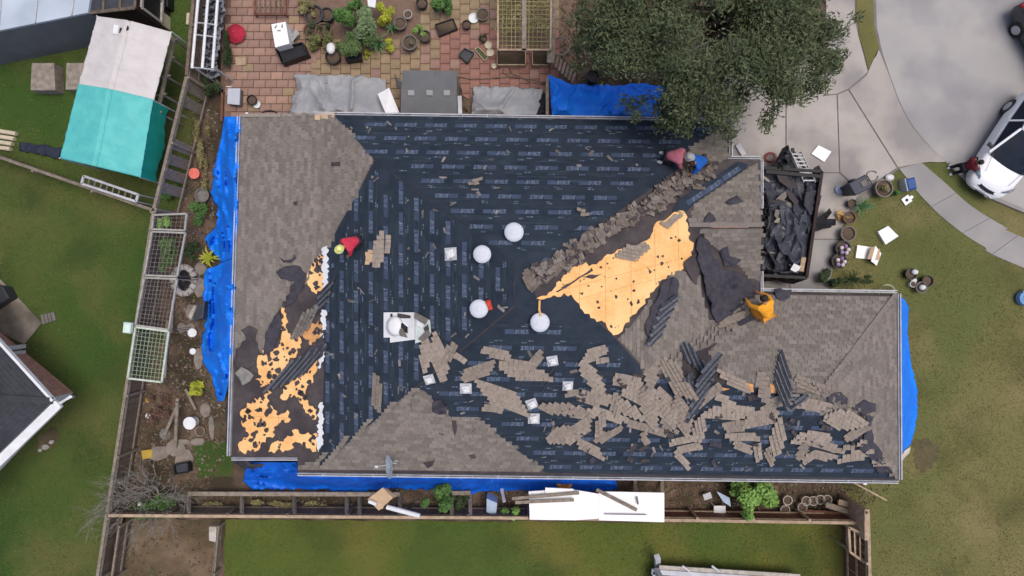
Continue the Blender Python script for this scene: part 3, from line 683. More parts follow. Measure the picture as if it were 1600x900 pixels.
for i in range(46):
    x, y = g.uniform(880, 1375), g.uniform(585, 725)
    if y < 600 and x > 1100: continue
    torn(x, y, g.uniform(8, 20), g.uniform(3, 9), g.uniform(-80, 80), 'dark felt shred among the loose shingles of the south slope', 'felt shreds among the loose shingles', m=g.choice((M_felt, M_felt, M_feltd)), lift=.02, seed=900 + i, cat='felt', name='felt_shred')
# dark upturned shingle backs with grey strips
LB_D = ('dark upturned shingle sheet with grey sealant strips', 'upturned shingle sheets')
for x, y, l, w, a, lb in ((506, 468, 44, 22, -38, 'dark striped upturned shingles between the left plywood patches'), (468, 574, 72, 30, -48, 'dark striped upturned shingle slab over the lower left plywood'),
    (1032, 500, 42, 38, -35, 'dark striped upturned shingles right of the large plywood opening'), (1082, 560, 54, 26, 75, 'dark striped upturned shingles at the roof valley, upper bundle'), (1098, 600, 60, 34, -60, 'dark striped upturned shingles at the roof valley, lower bundle'),
    (1074, 606, 46, 16, 80, 'narrow dark upturned strips left of the valley bundle'), (1222, 598, 56, 30, 80, 'dark striped upturned shingles beside small plywood spots'), (1246, 628, 36, 12, -50, 'narrow dark strips on the right wing slope'),
    (735, 0, 1, 1, 0, None)):
    if lb: torn(x, y, l, w, a, lb, None, stripe=True, lift=.05)
torn(478, 505, 48, 17, -62, 'brown shingle slab lying between the left plywood patches', None, m=M_shing, lift=.05)
torn(1143, 492, 46, 24, -25, 'brown shingle slab beside the orange shirted worker', None, lift=.05)
tag(torn(1165, 502, 26, 7, -30, None, None, m=M_feltd, name='rolled_felt'), 'dark rolled felt strip beside the orange shirted worker', 'felt')
# dark felt sheets, crumpled
def felt(P, label, m=None, wob=.35, off=.05, seed=1, j=2.0):
    o = overlay('felt_sheet', jag(P, j, 7, seed), m or M_feltd, off, None, .02, wob); return tag(o, label, 'felt')
felt([(1088, 372), (1098, 362), (1108, 395), (1125, 420), (1150, 425), (1172, 440), (1184, 455), (1168, 466), (1160, 490), (1132, 498), (1118, 505), (1108, 480), (1100, 455), (1094, 430), (1085, 405)], 'large crumpled dark felt sheet above the orange shirted worker', seed=2)
felt([(1124, 392), (1136, 384), (1140, 400), (1158, 405), (1148, 414), (1130, 416)], 'small dark felt flap on the entry roof shingles', seed=3, wob=.15)
felt([(1100, 340), (1108, 332), (1118, 346), (1098, 350)], 'dark felt scrap below the diagonal underlayment strip', seed=31, wob=.1)
felt([(1132, 318), (1150, 307), (1160, 316), (1140, 322)], 'dark felt scrap in the middle of the entry roof', seed=32, wob=.1)
felt([(1035, 440), (1052, 432), (1060, 445), (1054, 470), (1040, 495), (1012, 528), (1006, 515), (1015, 480), (1028, 460)], 'crumpled dark felt right of the plywood opening', seed=4, wob=.2, off=.03)
felt([(1326, 638), (1348, 624), (1366, 630), (1364, 642), (1345, 650), (1342, 644)], 'dark felt flap lying on the right end slope', seed=5, wob=.12)
felt([(1350, 648), (1358, 650), (1362, 690), (1374, 706), (1392, 738), (1372, 738), (1354, 710), (1340, 700), (1352, 672)], 'ragged dark felt trail down the right end slope', seed=6, wob=.12)
felt([(1290, 620), (1312, 612), (1322, 622), (1318, 638), (1308, 626), (1296, 634)], 'hooked dark felt strip on the right wing', seed=7, wob=.1)
felt([(1208, 454), (1234, 455), (1232, 466), (1222, 473), (1212, 468)], 'dark felt flap hanging over the right wing gutter', seed=8, wob=.08, off=.12)
felt([(433, 425), (448, 416), (470, 416), (480, 428), (476, 446), (462, 470), (446, 480), (452, 460), (462, 440), (440, 436)], 'dark felt flap on the left slope above the plywood', seed=9, wob=.12)
felt([(378, 516), (390, 508), (404, 515), (400, 530), (408, 550), (398, 570), (378, 580), (366, 570), (370, 545), (386, 530)], 'dark felt patch near the left eave', m=M_felt, seed=10, wob=.06)
felt([(428, 500), (440, 482), (440, 520), (428, 548), (412, 556), (416, 530)], 'dark folded felt strip left of the tall plywood patch', seed=12, wob=.2)
felt([(488, 540), (508, 520), (506, 556), (492, 566), (480, 552)], 'dark felt pocket right of the left plywood', seed=13, wob=.15)
felt([(676, 628), (690, 622), (700, 632), (698, 642), (686, 646), (676, 640)], 'dark crumpled felt lump at the triangle of shingles', seed=14, wob=.3)
felt([(438, 402), (446, 407), (458, 405), (462, 398), (464, 404), (456, 411), (444, 410)], 'small curled dark scrap on the left shingle slope', seed=15, wob=.1)
felt([(1066, 410), (1085, 395), (1092, 420), (1086, 445), (1074, 430)], 'torn felt edge right of the plywood opening', m=M_felt, seed=16, wob=.15)
for P, lb in (([(706, 656), (713, 656), (714, 672), (711, 680), (708, 670)], 'narrow dark strip on the triangle of shingles'), ([(733, 710), (742, 708), (744, 714), (736, 716)], 'tiny dark scrap low on the triangle of shingles'),
              ([(662, 722), (680, 718), (676, 726), (668, 730)], 'dark scrap near the eave of the shingle triangle'), ([(519, 255), (533, 253), (532, 259), (520, 260)], 'small dark scrap high on the left shingle slope'), ([(460, 316), (466, 314), (466, 320), (461, 321)], 'tiny dark scrap in the middle of the left shingle slope')):
    felt(P, lb, m=M_felt, seed=len(lb), wob=.05, j=.8)
tag(overlay('paper_scrap', jag([(371, 582), (382, 572), (392, 580), (398, 586), (392, 596), (380, 602)], 1, 6, 3), mat('grey_paper', c(142, 140, 136), c(124, 122, 118), 4, .8), .05, None, .01, .25), 'crumpled pale grey sheet near the left eave', 'paper')
# tiny pale scraps all over the underlayment: uncountable
g = random.Random(77); B = MB()
for i in range(260):
    x, y = g.uniform(512, 1390), g.uniform(190, 742); fr = None
    if 800 < x < 1190 and 260 < y < 560 and not (y > 540): continue
    if x > 1190 and y < 600 or (x > 860 and y < 560 and x + (y-250)*1.6 > 1120): continue
    p, n = RT(x, y); a = g.uniform(0, 3.1); l, w = g.uniform(.03, .16), g.uniform(.02, .06); d = Vector((math.cos(a), math.sin(a), 0)); d = (d - n*d.dot(n)).normalized(); e = n.cross(d)
    B.add([p + n*(.045 + .02*g.random()) + d*u*l + e*v*w for u, v in ((-1, -1), (1, -1), (.8, 1), (-1, .7))], [(0, 1, 2, 3)])
tag(B.build('shingle_crumbs', mat('crumb', c(128, 126, 126), c(104, 98, 94), 5, .9, isl=.35)), 'pale shingle crumbs sprinkled over the dark underlayment', 'debris', kind='stuff')

# ---------------------------------------------------------------- vents, dish, chimney
def rmat(n):
    z = n; x = Vector((1, 0, 0)); x = (x - z * x.dot(z)).normalized(); y = z.cross(x)
    return Matrix(((x.x, y.x, z.x), (x.y, y.y, z.y), (x.z, y.z, z.z)))
def dome(px, py, r, label):
    p, n = RT(px, py); t = thing('roof_vent', label, 'vent', p, 0, 'round white roof vents'); s = (H - p.z) / F; r *= s; Q = rmat(n).to_4x4()
    b = MB(); b.lathe([(r*.62, 0), (r*.62, .1), (r*.5, .12), (r*.5, .24)], M=Q); b.build('collar', M_gut, t)
    b = MB(); b.lathe([(r*.98, .24), (r, .27), (r, .30), (r*.93, .33), (r*.6, .36), (0.0, .375)], seg=28); b.build('cap', mat('vent_white', c(204, 210, 220), c(194, 200, 210), 4, .5), t, True)
    b = MB()
    for k in range(12):
        a = k * math.pi / 6; b.bar((math.cos(a)*r*.94, math.sin(a)*r*.94, .335), (math.cos(a)*r*.2, math.sin(a)*r*.2, .374), .008, .004)
    b.build('rib', M_gut, t); return t
dome(803, 364, 15, 'round white roof vent highest up on the north slope'); dome(754, 398, 14, 'round white roof vent right of the small square vent')
dome(749, 482, 14.5, 'round white roof vent with a red tool beside it'); dome(843, 503, 15, 'round white roof vent below the tip of the plywood')
def boxvent(px, py, s, rot, label, z=.12):
    p, n = RT(px, py); t = thing('box_vent', label, 'vent', p, 0, 'small white box vents'); k = (H - p.z) / F; s *= k; Q = rmat(n).to_4x4() @ Matrix.Rotation(R(rot), 4, 'Z')
    b = MB(); b.box(None, (s, s, .02), mat4=Q @ Matrix.Translation((0, 0, .045))); b.build('flashing', M_gut, t)
    b = MB(); b.box(None, (s*.66, s*.66, z), mat4=Q @ Matrix.Translation((0, 0, z/2 + .05)) @ Matrix.Rotation(R(14), 4, 'Z'), bev=.03); b.build('hood', M_white, t)
    b = MB(); b.lathe([(s*.2, 0), (s*.2, .05), (s*.05, .07)], M=Q @ Matrix.Translation((0, 0, z + .05)), seg=12); b.build('cap', M_white, t)
for x, y, s, r, l in ((705, 397, 20, 3, 'white square vent left of two round vents'), (863, 563, 17, 10, 'white square vent below the round vent near the plywood tip'), (887, 602, 16, 0, 'white square vent left of the scattered south slope shingles'),
                      (831, 630, 17, 20, 'crumpled white square vent, upper of a close pair'), (834, 653, 18, 0, 'white square vent, lower of a close pair'), (728, 606, 18, 0, 'white square vent left of a large torn shingle sheet'), (671, 592, 16, 15, 'small tilted white vent above the shingle triangle')):
    boxvent(x, y, s, r, l)
t = thing('chimney', 'white chimney flashing box with open flue and torn white sheets', 'chimney', RP(637, 510)); p0 = t.location
def rel(px, py, h=0.0, off=0.0): return RP(px, py, off) + Vector((0, 0, h)) - p0
b = MB(); b.slab([rel(602, 488, 0, .12), rel(650, 488, 0, .12), rel(651, 530, 0, .12), rel(612, 535, 0, .12), rel(612, 527, 0, .12), rel(602, 527, 0, .12)], .1); b.build('flashing', M_white, t)
b = MB(); b.slab([rel(652, 488, 0, .16), rel(674, 500, 0, .12), rel(676, 520, 0, .12), rel(664, 532, 0, .14), rel(652, 536, 0, .16)], .05); b.build('side_flashing', mat('pale_green_white', c(206, 216, 212), c(190, 202, 198), 4, .6), t)
b = MB(); b.lathe([(.30, 0), (.32, .05), (.2, .11), (0, .13)], rel(621, 509, .02, .12), 18, sy=1.15); b.build('rain_cap', M_white, t, True)
for P_, m, h in (([(628, 505), (633, 504), (640, 510), (640, 520), (635, 519), (631, 512), (627, 512)], M_black, .03), ([(624, 489), (636, 491), (645, 493), (644, 497), (630, 497), (624, 495)], M_felt, .03), ([(613, 490), (616, 490), (617, 496), (613, 496)], M_dark, .03),
        ([(626, 514), (632, 512), (638, 522), (640, 527), (628, 524)], M_gpot, .07), ([(630, 497), (646, 497), (649, 510), (641, 511), (634, 505)], M_white, .09), ([(652, 487), (673, 498), (668, 507), (650, 496)], M_gpot, .12), ([(656, 529), (672, 513), (677, 522), (664, 533)], M_gpot, .1), ([(655, 500), (666, 506), (664, 512), (654, 508)], M_white, .1), ([(665, 512), (672, 506), (674, 514), (667, 518)], M_felt, .1)):
    b = MB(); b.slab([rel(x, y, h + .02 * (i % 3), .13) for i, (x, y) in enumerate(P_)], .015); b.build('torn_sheet', m, t)
# satellite dish
t = thing('satellite_dish', 'grey satellite dish on a short mast near the bottom eave', 'dish', RP(612, 722)); Q = Matrix.Rotation(R(68), 4, 'Y') @ Matrix.Rotation(R(0), 4, 'Z')
hd = Vector((.05, .05, .75))
b = MB(); b.lathe([(.0, -.08), (.24, -.05), (.42, .0), (.43, .01), (.41, .01), (.24, -.035), (.0, -.065)], hd, 24, M=Matrix.Rotation(R(-62), 4, 'Y')); b.build('reflector', mat('dish_grey', c(186, 196, 204), c(176, 186, 194), 3, .4), t, True)
b = MB(); b.tube([(0.1, .05, 0), (.1, .05, .6), hd + Vector((.03, 0, 0))], .025); b.box((.1, .05, .04), (.25, .2, .03)); b.build('mast', M_gut, t)
b = MB(); b.tube([hd + Vector((.05, 0, -.3)), hd + Vector((-.42, 0, -.05))], .014); b.build('feed_arm', M_gut, t)
b = MB(); b.box(hd + Vector((-.45, 0, -.03)), (.1, .08, .1), bev=.02); b.build('receiver', M_white, t)
b = MB(); p, n = RT(763, 477); b.box((0, 0, .16), (.24, .34, .14), R(15), bev=.05); b.box((.02, .02, .27), (.1, .2, .1), R(30), bev=.03)
o = b.build('tool_bag', mat('red_plastic', c(206, 74, 54), c(190, 60, 46), 8, .5), None, False, p); tag(o, 'small red tool bag beside a round white vent', 'tool bag')
for (a, bb, lb) in (((866, 573), (843, 602), 'thin dark batten on the underlayment, upper of a pair'), ((868, 582), (847, 610), 'thin dark batten on the underlayment, lower of a pair')):
    q = MB(); q.bar(RP(*a, .05), RP(*bb, .05), .04, .03); tag(q.build('batten', M_dark), lb, 'batten')
q = MB(); q.tube([RP(841, 493, .36), RP(840, 484, .2), RP(842, 470, .08)], .04, 8); tag(q.build('plywood_sliver', M_osb), 'light plywood sliver between round vent and plywood tip', 'wood')

# ---------------------------------------------------------------- people
def skin(name, V0, E, rad, root, m, parent, sub=2):
    me = bpy.data.meshes.new(name); me.from_pydata(V0, E, []); o = bpy.data.objects.new(name, me); COL.objects.link(o); o.parent = parent
    md = o.modifiers.new('skin', 'SKIN'); md.use_smooth_shade = True
    for i, r in enumerate(rad):
        s = me.skin_vertices[0].data[i]; rr = r if isinstance(r, tuple) else (r, r); s.radius = rr; s.use_root = (i == root)
    ss = o.modifiers.new('sub', 'SUBSURF'); ss.levels = ss.render_levels = sub
    me.materials.append(m); return o
M_skin = mat('skin', c(176, 128, 104), c(164, 116, 94), 6, .6); M_hair = mat('dark_hair', c(40, 32, 28), c(50, 40, 34), 20, .7)
def person(label, loc, rz, J, shirt, pants, hat=None, shoes=None, sleeve=True, scale=1.0):
    """J: joints; x is forward, y left, z up"""
    t = thing('person', label, 'person', loc, rz); t.scale = (scale,)*3
    v = lambda k: Vector(J[k]); pel, che, nek, hed = v('pelvis'), v('chest'), v('neck'), v('head')
    vs = [pel, (pel+che)/2, che, nek, hed]; rad = [(.07, .06), (.06, .05), (.06, .05), .05, .085]; es = [(0, 1), (1, 2), (2, 3), (3, 4)]
    sh = [v for v in (pel, (pel+che)/2, che)]; ses = [(0, 1), (1, 2)]; srad = [(.16, .14), (.17, .15), (.19, .16)]
    pv = [pel]; pes = []; prad = [(.15, .13)]; shoe = []
    fw = (hed - nek).normalized()
    for s, S in ((1, 'l'), (-1, 'r')):
        q = lambda k: Vector((J[k][0], J[k][1] * s, J[k][2])) if (k + S) not in J else Vector(J[k + S])
        so, el, ha, hp, kn, ft = q('shoulder'), q('elbow'), q('hand'), q('hip'), q('knee'), q('foot')
        i = len(vs); vs += [so, el, ha]; rad += [.062, .046, .032]; es += [(2, i), (i, i+1), (i+1, i+2)]
        ax = (ha - el).normalized(); sd_ = ax.cross(Vector((0, 0, 1))); sd_ = sd_.normalized() if sd_.length > .1 else Vector((0, 1, 0))
        j = len(vs); pm = ha + ax * .07; vs.append(pm); rad.append((.034, .018)); es.append((i+2, j))
        for kf, (off, ln) in enumerate(((-.032, .065), (-.011, .08), (.011, .075), (.032, .055))):
            a = len(vs); vs += [pm + sd_*off + ax*.02, pm + sd_*off*1.2 + ax*(.02+ln) - Vector((0, 0, .015))]; rad += [.010, .008]; es += [(j, a), (a, a+1)]
        a = len(vs); vs += [ha + sd_*s*.05 + ax*.05]; rad += [.010]; es += [(i+2, a)]
        i = len(vs); vs += [hp, kn, ft, ft + Vector((.17, 0, -.03))]; rad += [.085, .058, .042, .04]; es += [(0, i), (i, i+1), (i+1, i+2), (i+2, i+3)]
        k = len(sh); sh += [so, (so+el)/2 if sleeve is True else el, el + (ha-el)*.1 if sleeve is True else ha - ax*.04]; srad += [.105, .078, .062] if sleeve is True else [.085, .062, .045]; ses += [(2, k), (k, k+1), (k+1, k+2)]
        k = len(pv); pv += [hp, kn, ft + (kn-ft)*.12]; prad += [.105, .08, .066]; pes += [(0, k), (k, k+1), (k+1, k+2)]
        b = MB(); b.lathe([(.02, -.045), (.055, -.045), (.06, -.01), (.05, .03), (.03, .06)], ft + Vector((.07, 0, 0)), 12, sx=2.3); shoe.append(b)
    skin('body', vs, es, rad, 0, M_skin, t)
    skin('shirt', sh, ses, srad, 0, shirt, t); skin('trousers', pv, pes, prad, 0, pants, t)
    for b in shoe: b.build('shoe', shoes or M_dark, t, True)
    Q = fw.to_track_quat('X', 'Z').to_matrix().to_4x4() if abs(fw.z) < .9 else Matrix.Identity(4)
    up = Vector((0, 0, 1)) if fw.z < .5 else Vector((-1, 0, 0)) * 0 + Vector((0, 0, 1))
    b = MB(); b.lathe([(.0, -.10), (.075, -.08), (.098, .0), (.085, .08), (.05, .115), (0, .125)], hed + up*.03, 16, sx=1.06, sy=.86); b.build('head', M_skin, t, True)
    fx = Vector((fw.x, fw.y, 0)); fx = fx.normalized() if fx.length > .1 else Vector((1, 0, 0)); fy = Vector((-fx.y, fx.x, 0)); hc = hed + up*.03
    b = MB(); b.lathe([(.001, -.03), (.016, -.02), (.012, .02), (.001, .03)], hc + fx*.104 - up*.01, 8); b.build('nose', M_skin, t, True)
    for s in (1, -1):
        b = MB(); b.lathe([(.001, -.012), (.012, 0), (.001, .012)], hc + fx*.092 + fy*.034*s + up*.022, 8); b.build('eye', M_black, t, True)
        b = MB(); b.lathe([(.001, -.03), (.013, 0), (.001, .03)], hc + fy*.088*s, 8); b.build('ear', M_skin, t, True)
    b = MB(); b.lathe([(.001, -.006), (.022, 0), (.001, .006)], hc + fx*.086 - up*.05, 8); b.build('mouth', mat('lips', c(140, 84, 78), c(130, 76, 70), 5, .6), t, True)
    b = MB()
    if hat:
        b.lathe([(.112, .0), (.114, .05), (.095, .11), (.05, .145), (0, .152)], hc + up*.02, 18); b.lathe([(.14, .0), (.145, .008), (.10, .014)], hc + up*.02 + fx*.02, 18, sx=1.15); b.build('hat', hat, t, True)
    else:
        b.lathe([(.096, -.02), (.108, .03), (.098, .085), (.06, .128), (0, .138)], hc - fx*.012, 18); b.build('hair', M_hair, t, True)
    return t
BEND = dict(pelvis=(-.12, 0, .84), chest=(.22, 0, 1.0), neck=(.42, 0, 1.04), head=(.55, 0, 1.02), shoulder=(.3, .19, 1.0), elbow=(.4, .27, .7), hand=(.52, .2, .42), hip=(-.1, .1, .82), knee=(.06, .14, .44), foot=(-.08, .15, .06))
KNEEL = dict(pelvis=(-.22, 0, .42), chest=(.1, 0, .66), neck=(.28, 0, .76), head=(.4, 0, .78), shoulder=(.17, .19, .68), elbow=(.3, .28, .42), hand=(.46, .2, .14), hip=(-.18, .1, .4), knee=(.14, .17, .1), foot=(-.34, .15, .08))
def cloth(n, r, g_, b): return mat(n, c(r, g_, b), c(int(r*.86), int(g_*.86), int(b*.86)), 5, .85, .4, 14)
person('crouching worker in red shirt and yellow hat on the left underlayment', RP(557, 381), R(215), KNEEL, cloth('red_shirt', 206, 58, 82), cloth('dark_trousers', 44, 46, 56), cloth('yellow_hat', 238, 240, 150), scale=1.08)
person('bending worker in pink shirt at the upper right of the north slope', RP(1046, 250), R(-12), KNEEL, cloth('pink_shirt', 178, 104, 122), cloth('black_trousers', 34, 34, 40), cloth('grey_cap', 170, 170, 172), mat('white_shoe', c(210, 210, 210), c(190, 190, 190), 5, .7), scale=1.12)
person('crouching worker in blue shirt at the top of the heaped shingles', RP(1086, 258), R(200), KNEEL, cloth('blue_shirt', 30, 96, 186), cloth('brown_trousers', 70, 58, 54), scale=1.1)
person('crouching worker in bright orange shirt at the inner roof corner', RP(1184, 484), R(118), KNEEL, cloth('orange_shirt', 255, 176, 50), cloth('orange_trousers', 236, 160, 60), scale=1.3, sleeve='long')
STAND = dict(pelvis=(.2, 0, .66), chest=(.34, 0, .9), neck=(.4, 0, 1.06), head=(.44, 0, 1.16), shoulder=(.34, .2, .98), elbow=(.46, .27, .76), hand=(.62, .2, .7), hip=(.18, .1, .64), knee=(.24, .14, .36), foot=(0, .14, .06))
person('person in dark red shirt and black trousers stooping beside the white car', W(1482, 268), R(18), STAND, cloth('maroon_shirt', 104, 32, 40), cloth('black_jeans', 34, 34, 42), None, M_white)
# ---------------------------------------------------------------- tarps
def tarp(label, P3, m, amp=.10, fr=.05, step=2.6, cat='tarp', seed=0, name='tarp', stretch=(1, 1), base=.05, fine=.8):
    """P3: outline of (pixel x, pixel y, height); the sheet sags between and is creased"""
    P3 = ccw(P3); P = []; n = len(P3); jg = random.Random(seed + 50)
    for i in range(n):
        a, b = P3[i], P3[(i+1) % n]; k = max(1, int(math.hypot(b[0]-a[0], b[1]-a[1]) / 5))
        for q in range(k): t = q / k; q_ = [a[j] + (b[j]-a[j])*t for j in range(3)]; lw = 2.2 if (q and q_[2] < .7 and k > 2) else 0; P.append((q_[0] + jg.uniform(-lw, lw), q_[1] + jg.uniform(-lw, lw), q_[2]))
    g = random.Random(seed); vs = [Vector(p[:2]) for p in P]; m0 = len(vs); A = np.array(P)
    x0, x1, y0, y1 = A[:, 0].min(), A[:, 0].max(), A[:, 1].min(), A[:, 1].max(); y = y0 + step/2; row = 0
    PL = [p[:2] for p in P]
    while y < y1:
        x = x0 + step * (.5 if row % 2 else .0)
        while x < x1:
            if inpoly(x, y, PL) and np.min((A[:, 0]-x)**2 + (A[:, 1]-y)**2) > (step*.5)**2: vs.append(Vector((x, y)))
            x += step
        y += step * .87; row += 1
    ov, oe, of, _, _, orf = delaunay_2d_cdt(vs, [], [list(range(m0))], 0, 1e-4, True)
    out = []
    for v in ov:
        d2 = (A[:, 0]-v.x)**2 + (A[:, 1]-v.y)**2 + .3; w = 1/d2**1.5; z = float((w*A[:, 2]).sum()/w.sum())
        e = min(1, math.sqrt(d2.min()) / 9); sx, sy = v.x*fr*stretch[0], v.y*fr*stretch[1]
        h = 1 - abs(noise.noise(Vector((sx + 2*noise.noise(Vector((sx*.6, sy*.6, seed))), sy, seed*3.1)))) * 2
        h2 = noise.noise(Vector((sx*2.7, sy*2.7, seed + 5)))
        h3 = 1 - abs(noise.noise(Vector((sx*1.9 + 3, sy*1.3, seed*1.7 + 2)))) * 2
        h4 = 1 - abs(noise.noise(Vector((sx*3.3 + 1.5*noise.noise(Vector((sx, sy, 9))), sy*3.0, seed + 8)))) * 2
        z += amp * e * (max(0, h)**3 * 1.6 + .3*h2*fine + 1.1 * fine * max(0, h3)**4 + .8 * fine * max(0, h4)**5 - .3); out.append(W(v.x, v.y, max(base, z)))
    fs = [f if (out[f[1]]-out[f[0]]).cross(out[f[2]]-out[f[0]]).z > 0 else f[::-1] for f, q in zip(of, orf) if len(q)]
    b = MB(); b.add(out, fs); o = b.build(name, m, None, True); sm = o.modifiers.new('thick', 'SOLIDIFY'); sm.thickness = .008; sm.offset = -1
    return tag(o, label, cat)
tarp('bright blue tarp spread from the left eave, upper part', [(377, 182, 2.32), (350, 182, 1.9), (346, 215, 1.2), (336, 255, .6), (328, 300, .3), (340, 330, .25), (338, 350, .2), (320, 372, .12), (332, 395, .15), (345, 410, .3), (371, 400, 2.3)], M_tarp, .34, .032, stretch=(1.7, .45), seed=1, fine=.4)
tarp('blue tarp hanging from the left eave, lower part', [(371, 401, 2.3), (346, 410, .4), (320, 424, .15), (318, 470, .1), (322, 500, .15), (314, 540, .1), (318, 568, .1), (330, 585, .2), (340, 628, .3), (350, 626, .8), (360, 590, 1.9), (364, 560, 2.3)], M_tarp, .34, .034, stretch=(1.5, .55), seed=2, fine=.45)
tarp('deep blue tarp along the bottom eave, left stretch', [(385, 722, .5), (380, 752, .15), (395, 766, .1), (470, 764, .1), (560, 768, .12), (622, 762, .15), (624, 740, 1.9), (520, 740, 1.9), (466, 740, 1.9), (464, 722, 1.5)], M_tarpd, .2, .036, stretch=(.5, 1.7), seed=3, fine=.4)
tarp('deep blue tarp along the bottom eave, right stretch', [(622, 741, 1.9), (622, 764, .15), (690, 766, .15), (735, 772, .1), (760, 768, .2), (800, 766, .2), (870, 768, .3), (965, 766, .3), (962, 745, 1.6), (800, 743, 1.9)], M_tarpd, .2, .036, stretch=(.5, 1.7), seed=4, fine=.4)
tarp('bright blue tarp bulging out at the right end of the roof', [(1403, 462, 2.3), (1412, 466, 1.8), (1420, 480, 1.2), (1418, 520, 1.0), (1424, 570, .8), (1434, 610, .4), (1433, 650, .3), (1424, 690, .4), (1408, 712, 1.2), (1404, 715, 2.3)], M_tarp, .14, .03, stretch=(1.5, .8), seed=5)
tarp('blue tarp on the ground between patio and tree', [(858, 116, .5), (880, 126, .4), (902, 132, .2), (960, 134, .2), (1010, 130, .2), (1050, 140, .2), (1060, 182, 1.4), (960, 182, 1.4), (862, 180, 1.4)], M_tarp, .26, .03, seed=6, fine=.4)
tarp('grey tarp over patio furniture left of the grey shed', [(458, 116, .3), (500, 117, .35), (560, 118, .3), (604, 124, .2), (604, 150, .5), (600, 179, 1.2), (528, 178, 1.2), (452, 180, .9), (456, 152, .4), (464, 140, .15)], M_gtarp, .22, .022, seed=7, fine=.3)
tarp('grey tarp between the shed and the blue tarp', [(742, 134, .3), (790, 136, .5), (848, 138, .4), (846, 160, .6), (838, 179, 1.2), (790, 179, 1.3), (736, 178, 1.1), (738, 152, .5)], M_gtarp, .24, .028, seed=8, fine=.3)
tarp('crumpled black sheet under the grey tarp by the post', [(846, 148, .5), (856, 145, .5), (857, 179, 1), (832, 179, 1), (840, 165, .7)], M_black, .2, .12, seed=9)
tarp('dark plastic sheet lying under the lower left eave', [(352, 630, .3), (372, 632, .7), (372, 708, 1.2), (392, 724, .8), (440, 726, .9), (462, 728, .9), (440, 738, .3), (392, 742, .2), (362, 720, .2), (355, 690, .1)], M_feltd, .16, .07, seed=10)
tarp('dark navy sheet on the neighbour lawn beside the teal canopy', [(30, 222, .05), (95, 230, .2), (92, 248, .2), (30, 236, .05)], mat('navy_sheet', c(36, 42, 60), c(46, 52, 70), 3, .6), .06, .08, seed=11)
tarp('white cloth tail under the right blue tarp', [(1404, 716, .6), (1414, 704, .5), (1423, 698, .3), (1422, 706, .2), (1412, 718, .2), (1405, 727, .4)], mat('cream_cloth', c(206, 196, 180), c(190, 180, 164), 4, .8), .1, .1, 3.0, seed=12)

# ---------------------------------------------------------------- fences
def fence(name, label, A, B, hgt, m, rails=(.3, 1.0, 1.7), postgap=2.3, bw=.145, gap=.012, side=1, posts=True, mp=None, cap=None, missing=0.0, seed=1):
    """A, B: base points in metres; every board is a part; rails on the inner side"""
    A, B = Vector(A), Vector(B); t = thing(name, label, 'fence', A); d = B - A; L = d.length; d /= L; s = Vector((-d.y, d.x, 0)) * side
    g = random.Random(seed); rz = math.atan2(d.y, d.x); n = int(L / (bw + gap)); me = None
    for i in range(n):
        if g.random() < missing: continue
        if me is None:
            b = MB(); b.box((0, 0, hgt/2), (bw, .02, hgt)); o = b.build('board', m, t); me = o.data
        else: o = bpy.data.objects.new('board', me); COL.objects.link(o); o.parent = t
        o.location = d * ((i + .5) * L / n) + Vector((0, 0, g.uniform(-.03, .01))); o.rotation_euler = (g.uniform(-.01, .01), g.uniform(-.012, .012), rz)
    for h in rails:
        b = MB(); b.bar(s*.04 + Vector((0, 0, h)), d*L + s*.04 + Vector((0, 0, h)), .05, .09); b.build('rail', mp or m, t)
    if posts:
        k = max(1, round(L / postgap))
        for i in range(k + 1):
            b = MB(); b.box((0, 0, (hgt + .05)/2), (.09, .09, hgt + .05)); o = b.build('post', mp or m, t); o.location = d * (i * L / k) + s * .09; o.rotation_euler = (0, 0, rz)
    if cap:
        b = MB(); b.bar(Vector((0, 0, hgt + .02)), d*L + Vector((0, 0, hgt + .02)), .12, .04); b.build('cap_rail', cap, t)
    return t
def top2base(px, py, h): q = W(px, py, h); return Vector((q.x, q.y, 0))
fence('side_fence', 'weathered board fence along the left side, lower run beside the lawn', top2base(240, 330, 1.25), top2base(152, 905, 1.25), 1.25, M_woodd, side=1, rails=(.25, 1.15), mp=M_wood, cap=M_wood)
fence('side_fence', 'weathered board fence with wide gaps beside the teal canopy', top2base(292, 120, 1.8), top2base(241, 326, 1.8), 1.8, M_wood, bw=.42, gap=.12, side=1, rails=(.25, 1.72), missing=.12, cap=M_wood)
fence('side_fence', 'grey board fence behind the white rail rack at the top', top2base(306, -40, 1.8), top2base(292, 118, 1.8), 1.8, M_woodd, side=1, cap=M_woodd)
fence('cross_fence', 'low weathered fence running diagonally across the neighbour lawn', top2base(-40, 232, 1.2), top2base(238, 328, 1.2), 1.2, M_wood, rails=(.3, 1.1), side=-1, cap=M_wood)
fence('back_fence', 'long tan capped fence along the bottom lawn, left run', top2base(168, 805, 1.25), top2base(825, 809, 1.25), 1.25, M_woodd, side=1, rails=(.35, 1.1), mp=M_woodd, cap=M_woodt)
fence('back_fence', 'long tan capped fence along the bottom lawn, right run', top2base(826, 809, 1.25), top2base(1352, 817, 1.25), 1.25, M_woodr, side=1, rails=(.35, 1.1), mp=M_woodt, cap=M_woodt)
fence('side_gate_fence', 'reddish fence stub going down from the bottom right corner', top2base(1356, 800, 1.8), top2base(1360, 960, 1.8), 1.8, M_woodr, side=-1, rails=(.35, 1.0, 1.7), mp=M_woodt, cap=M_woodt)
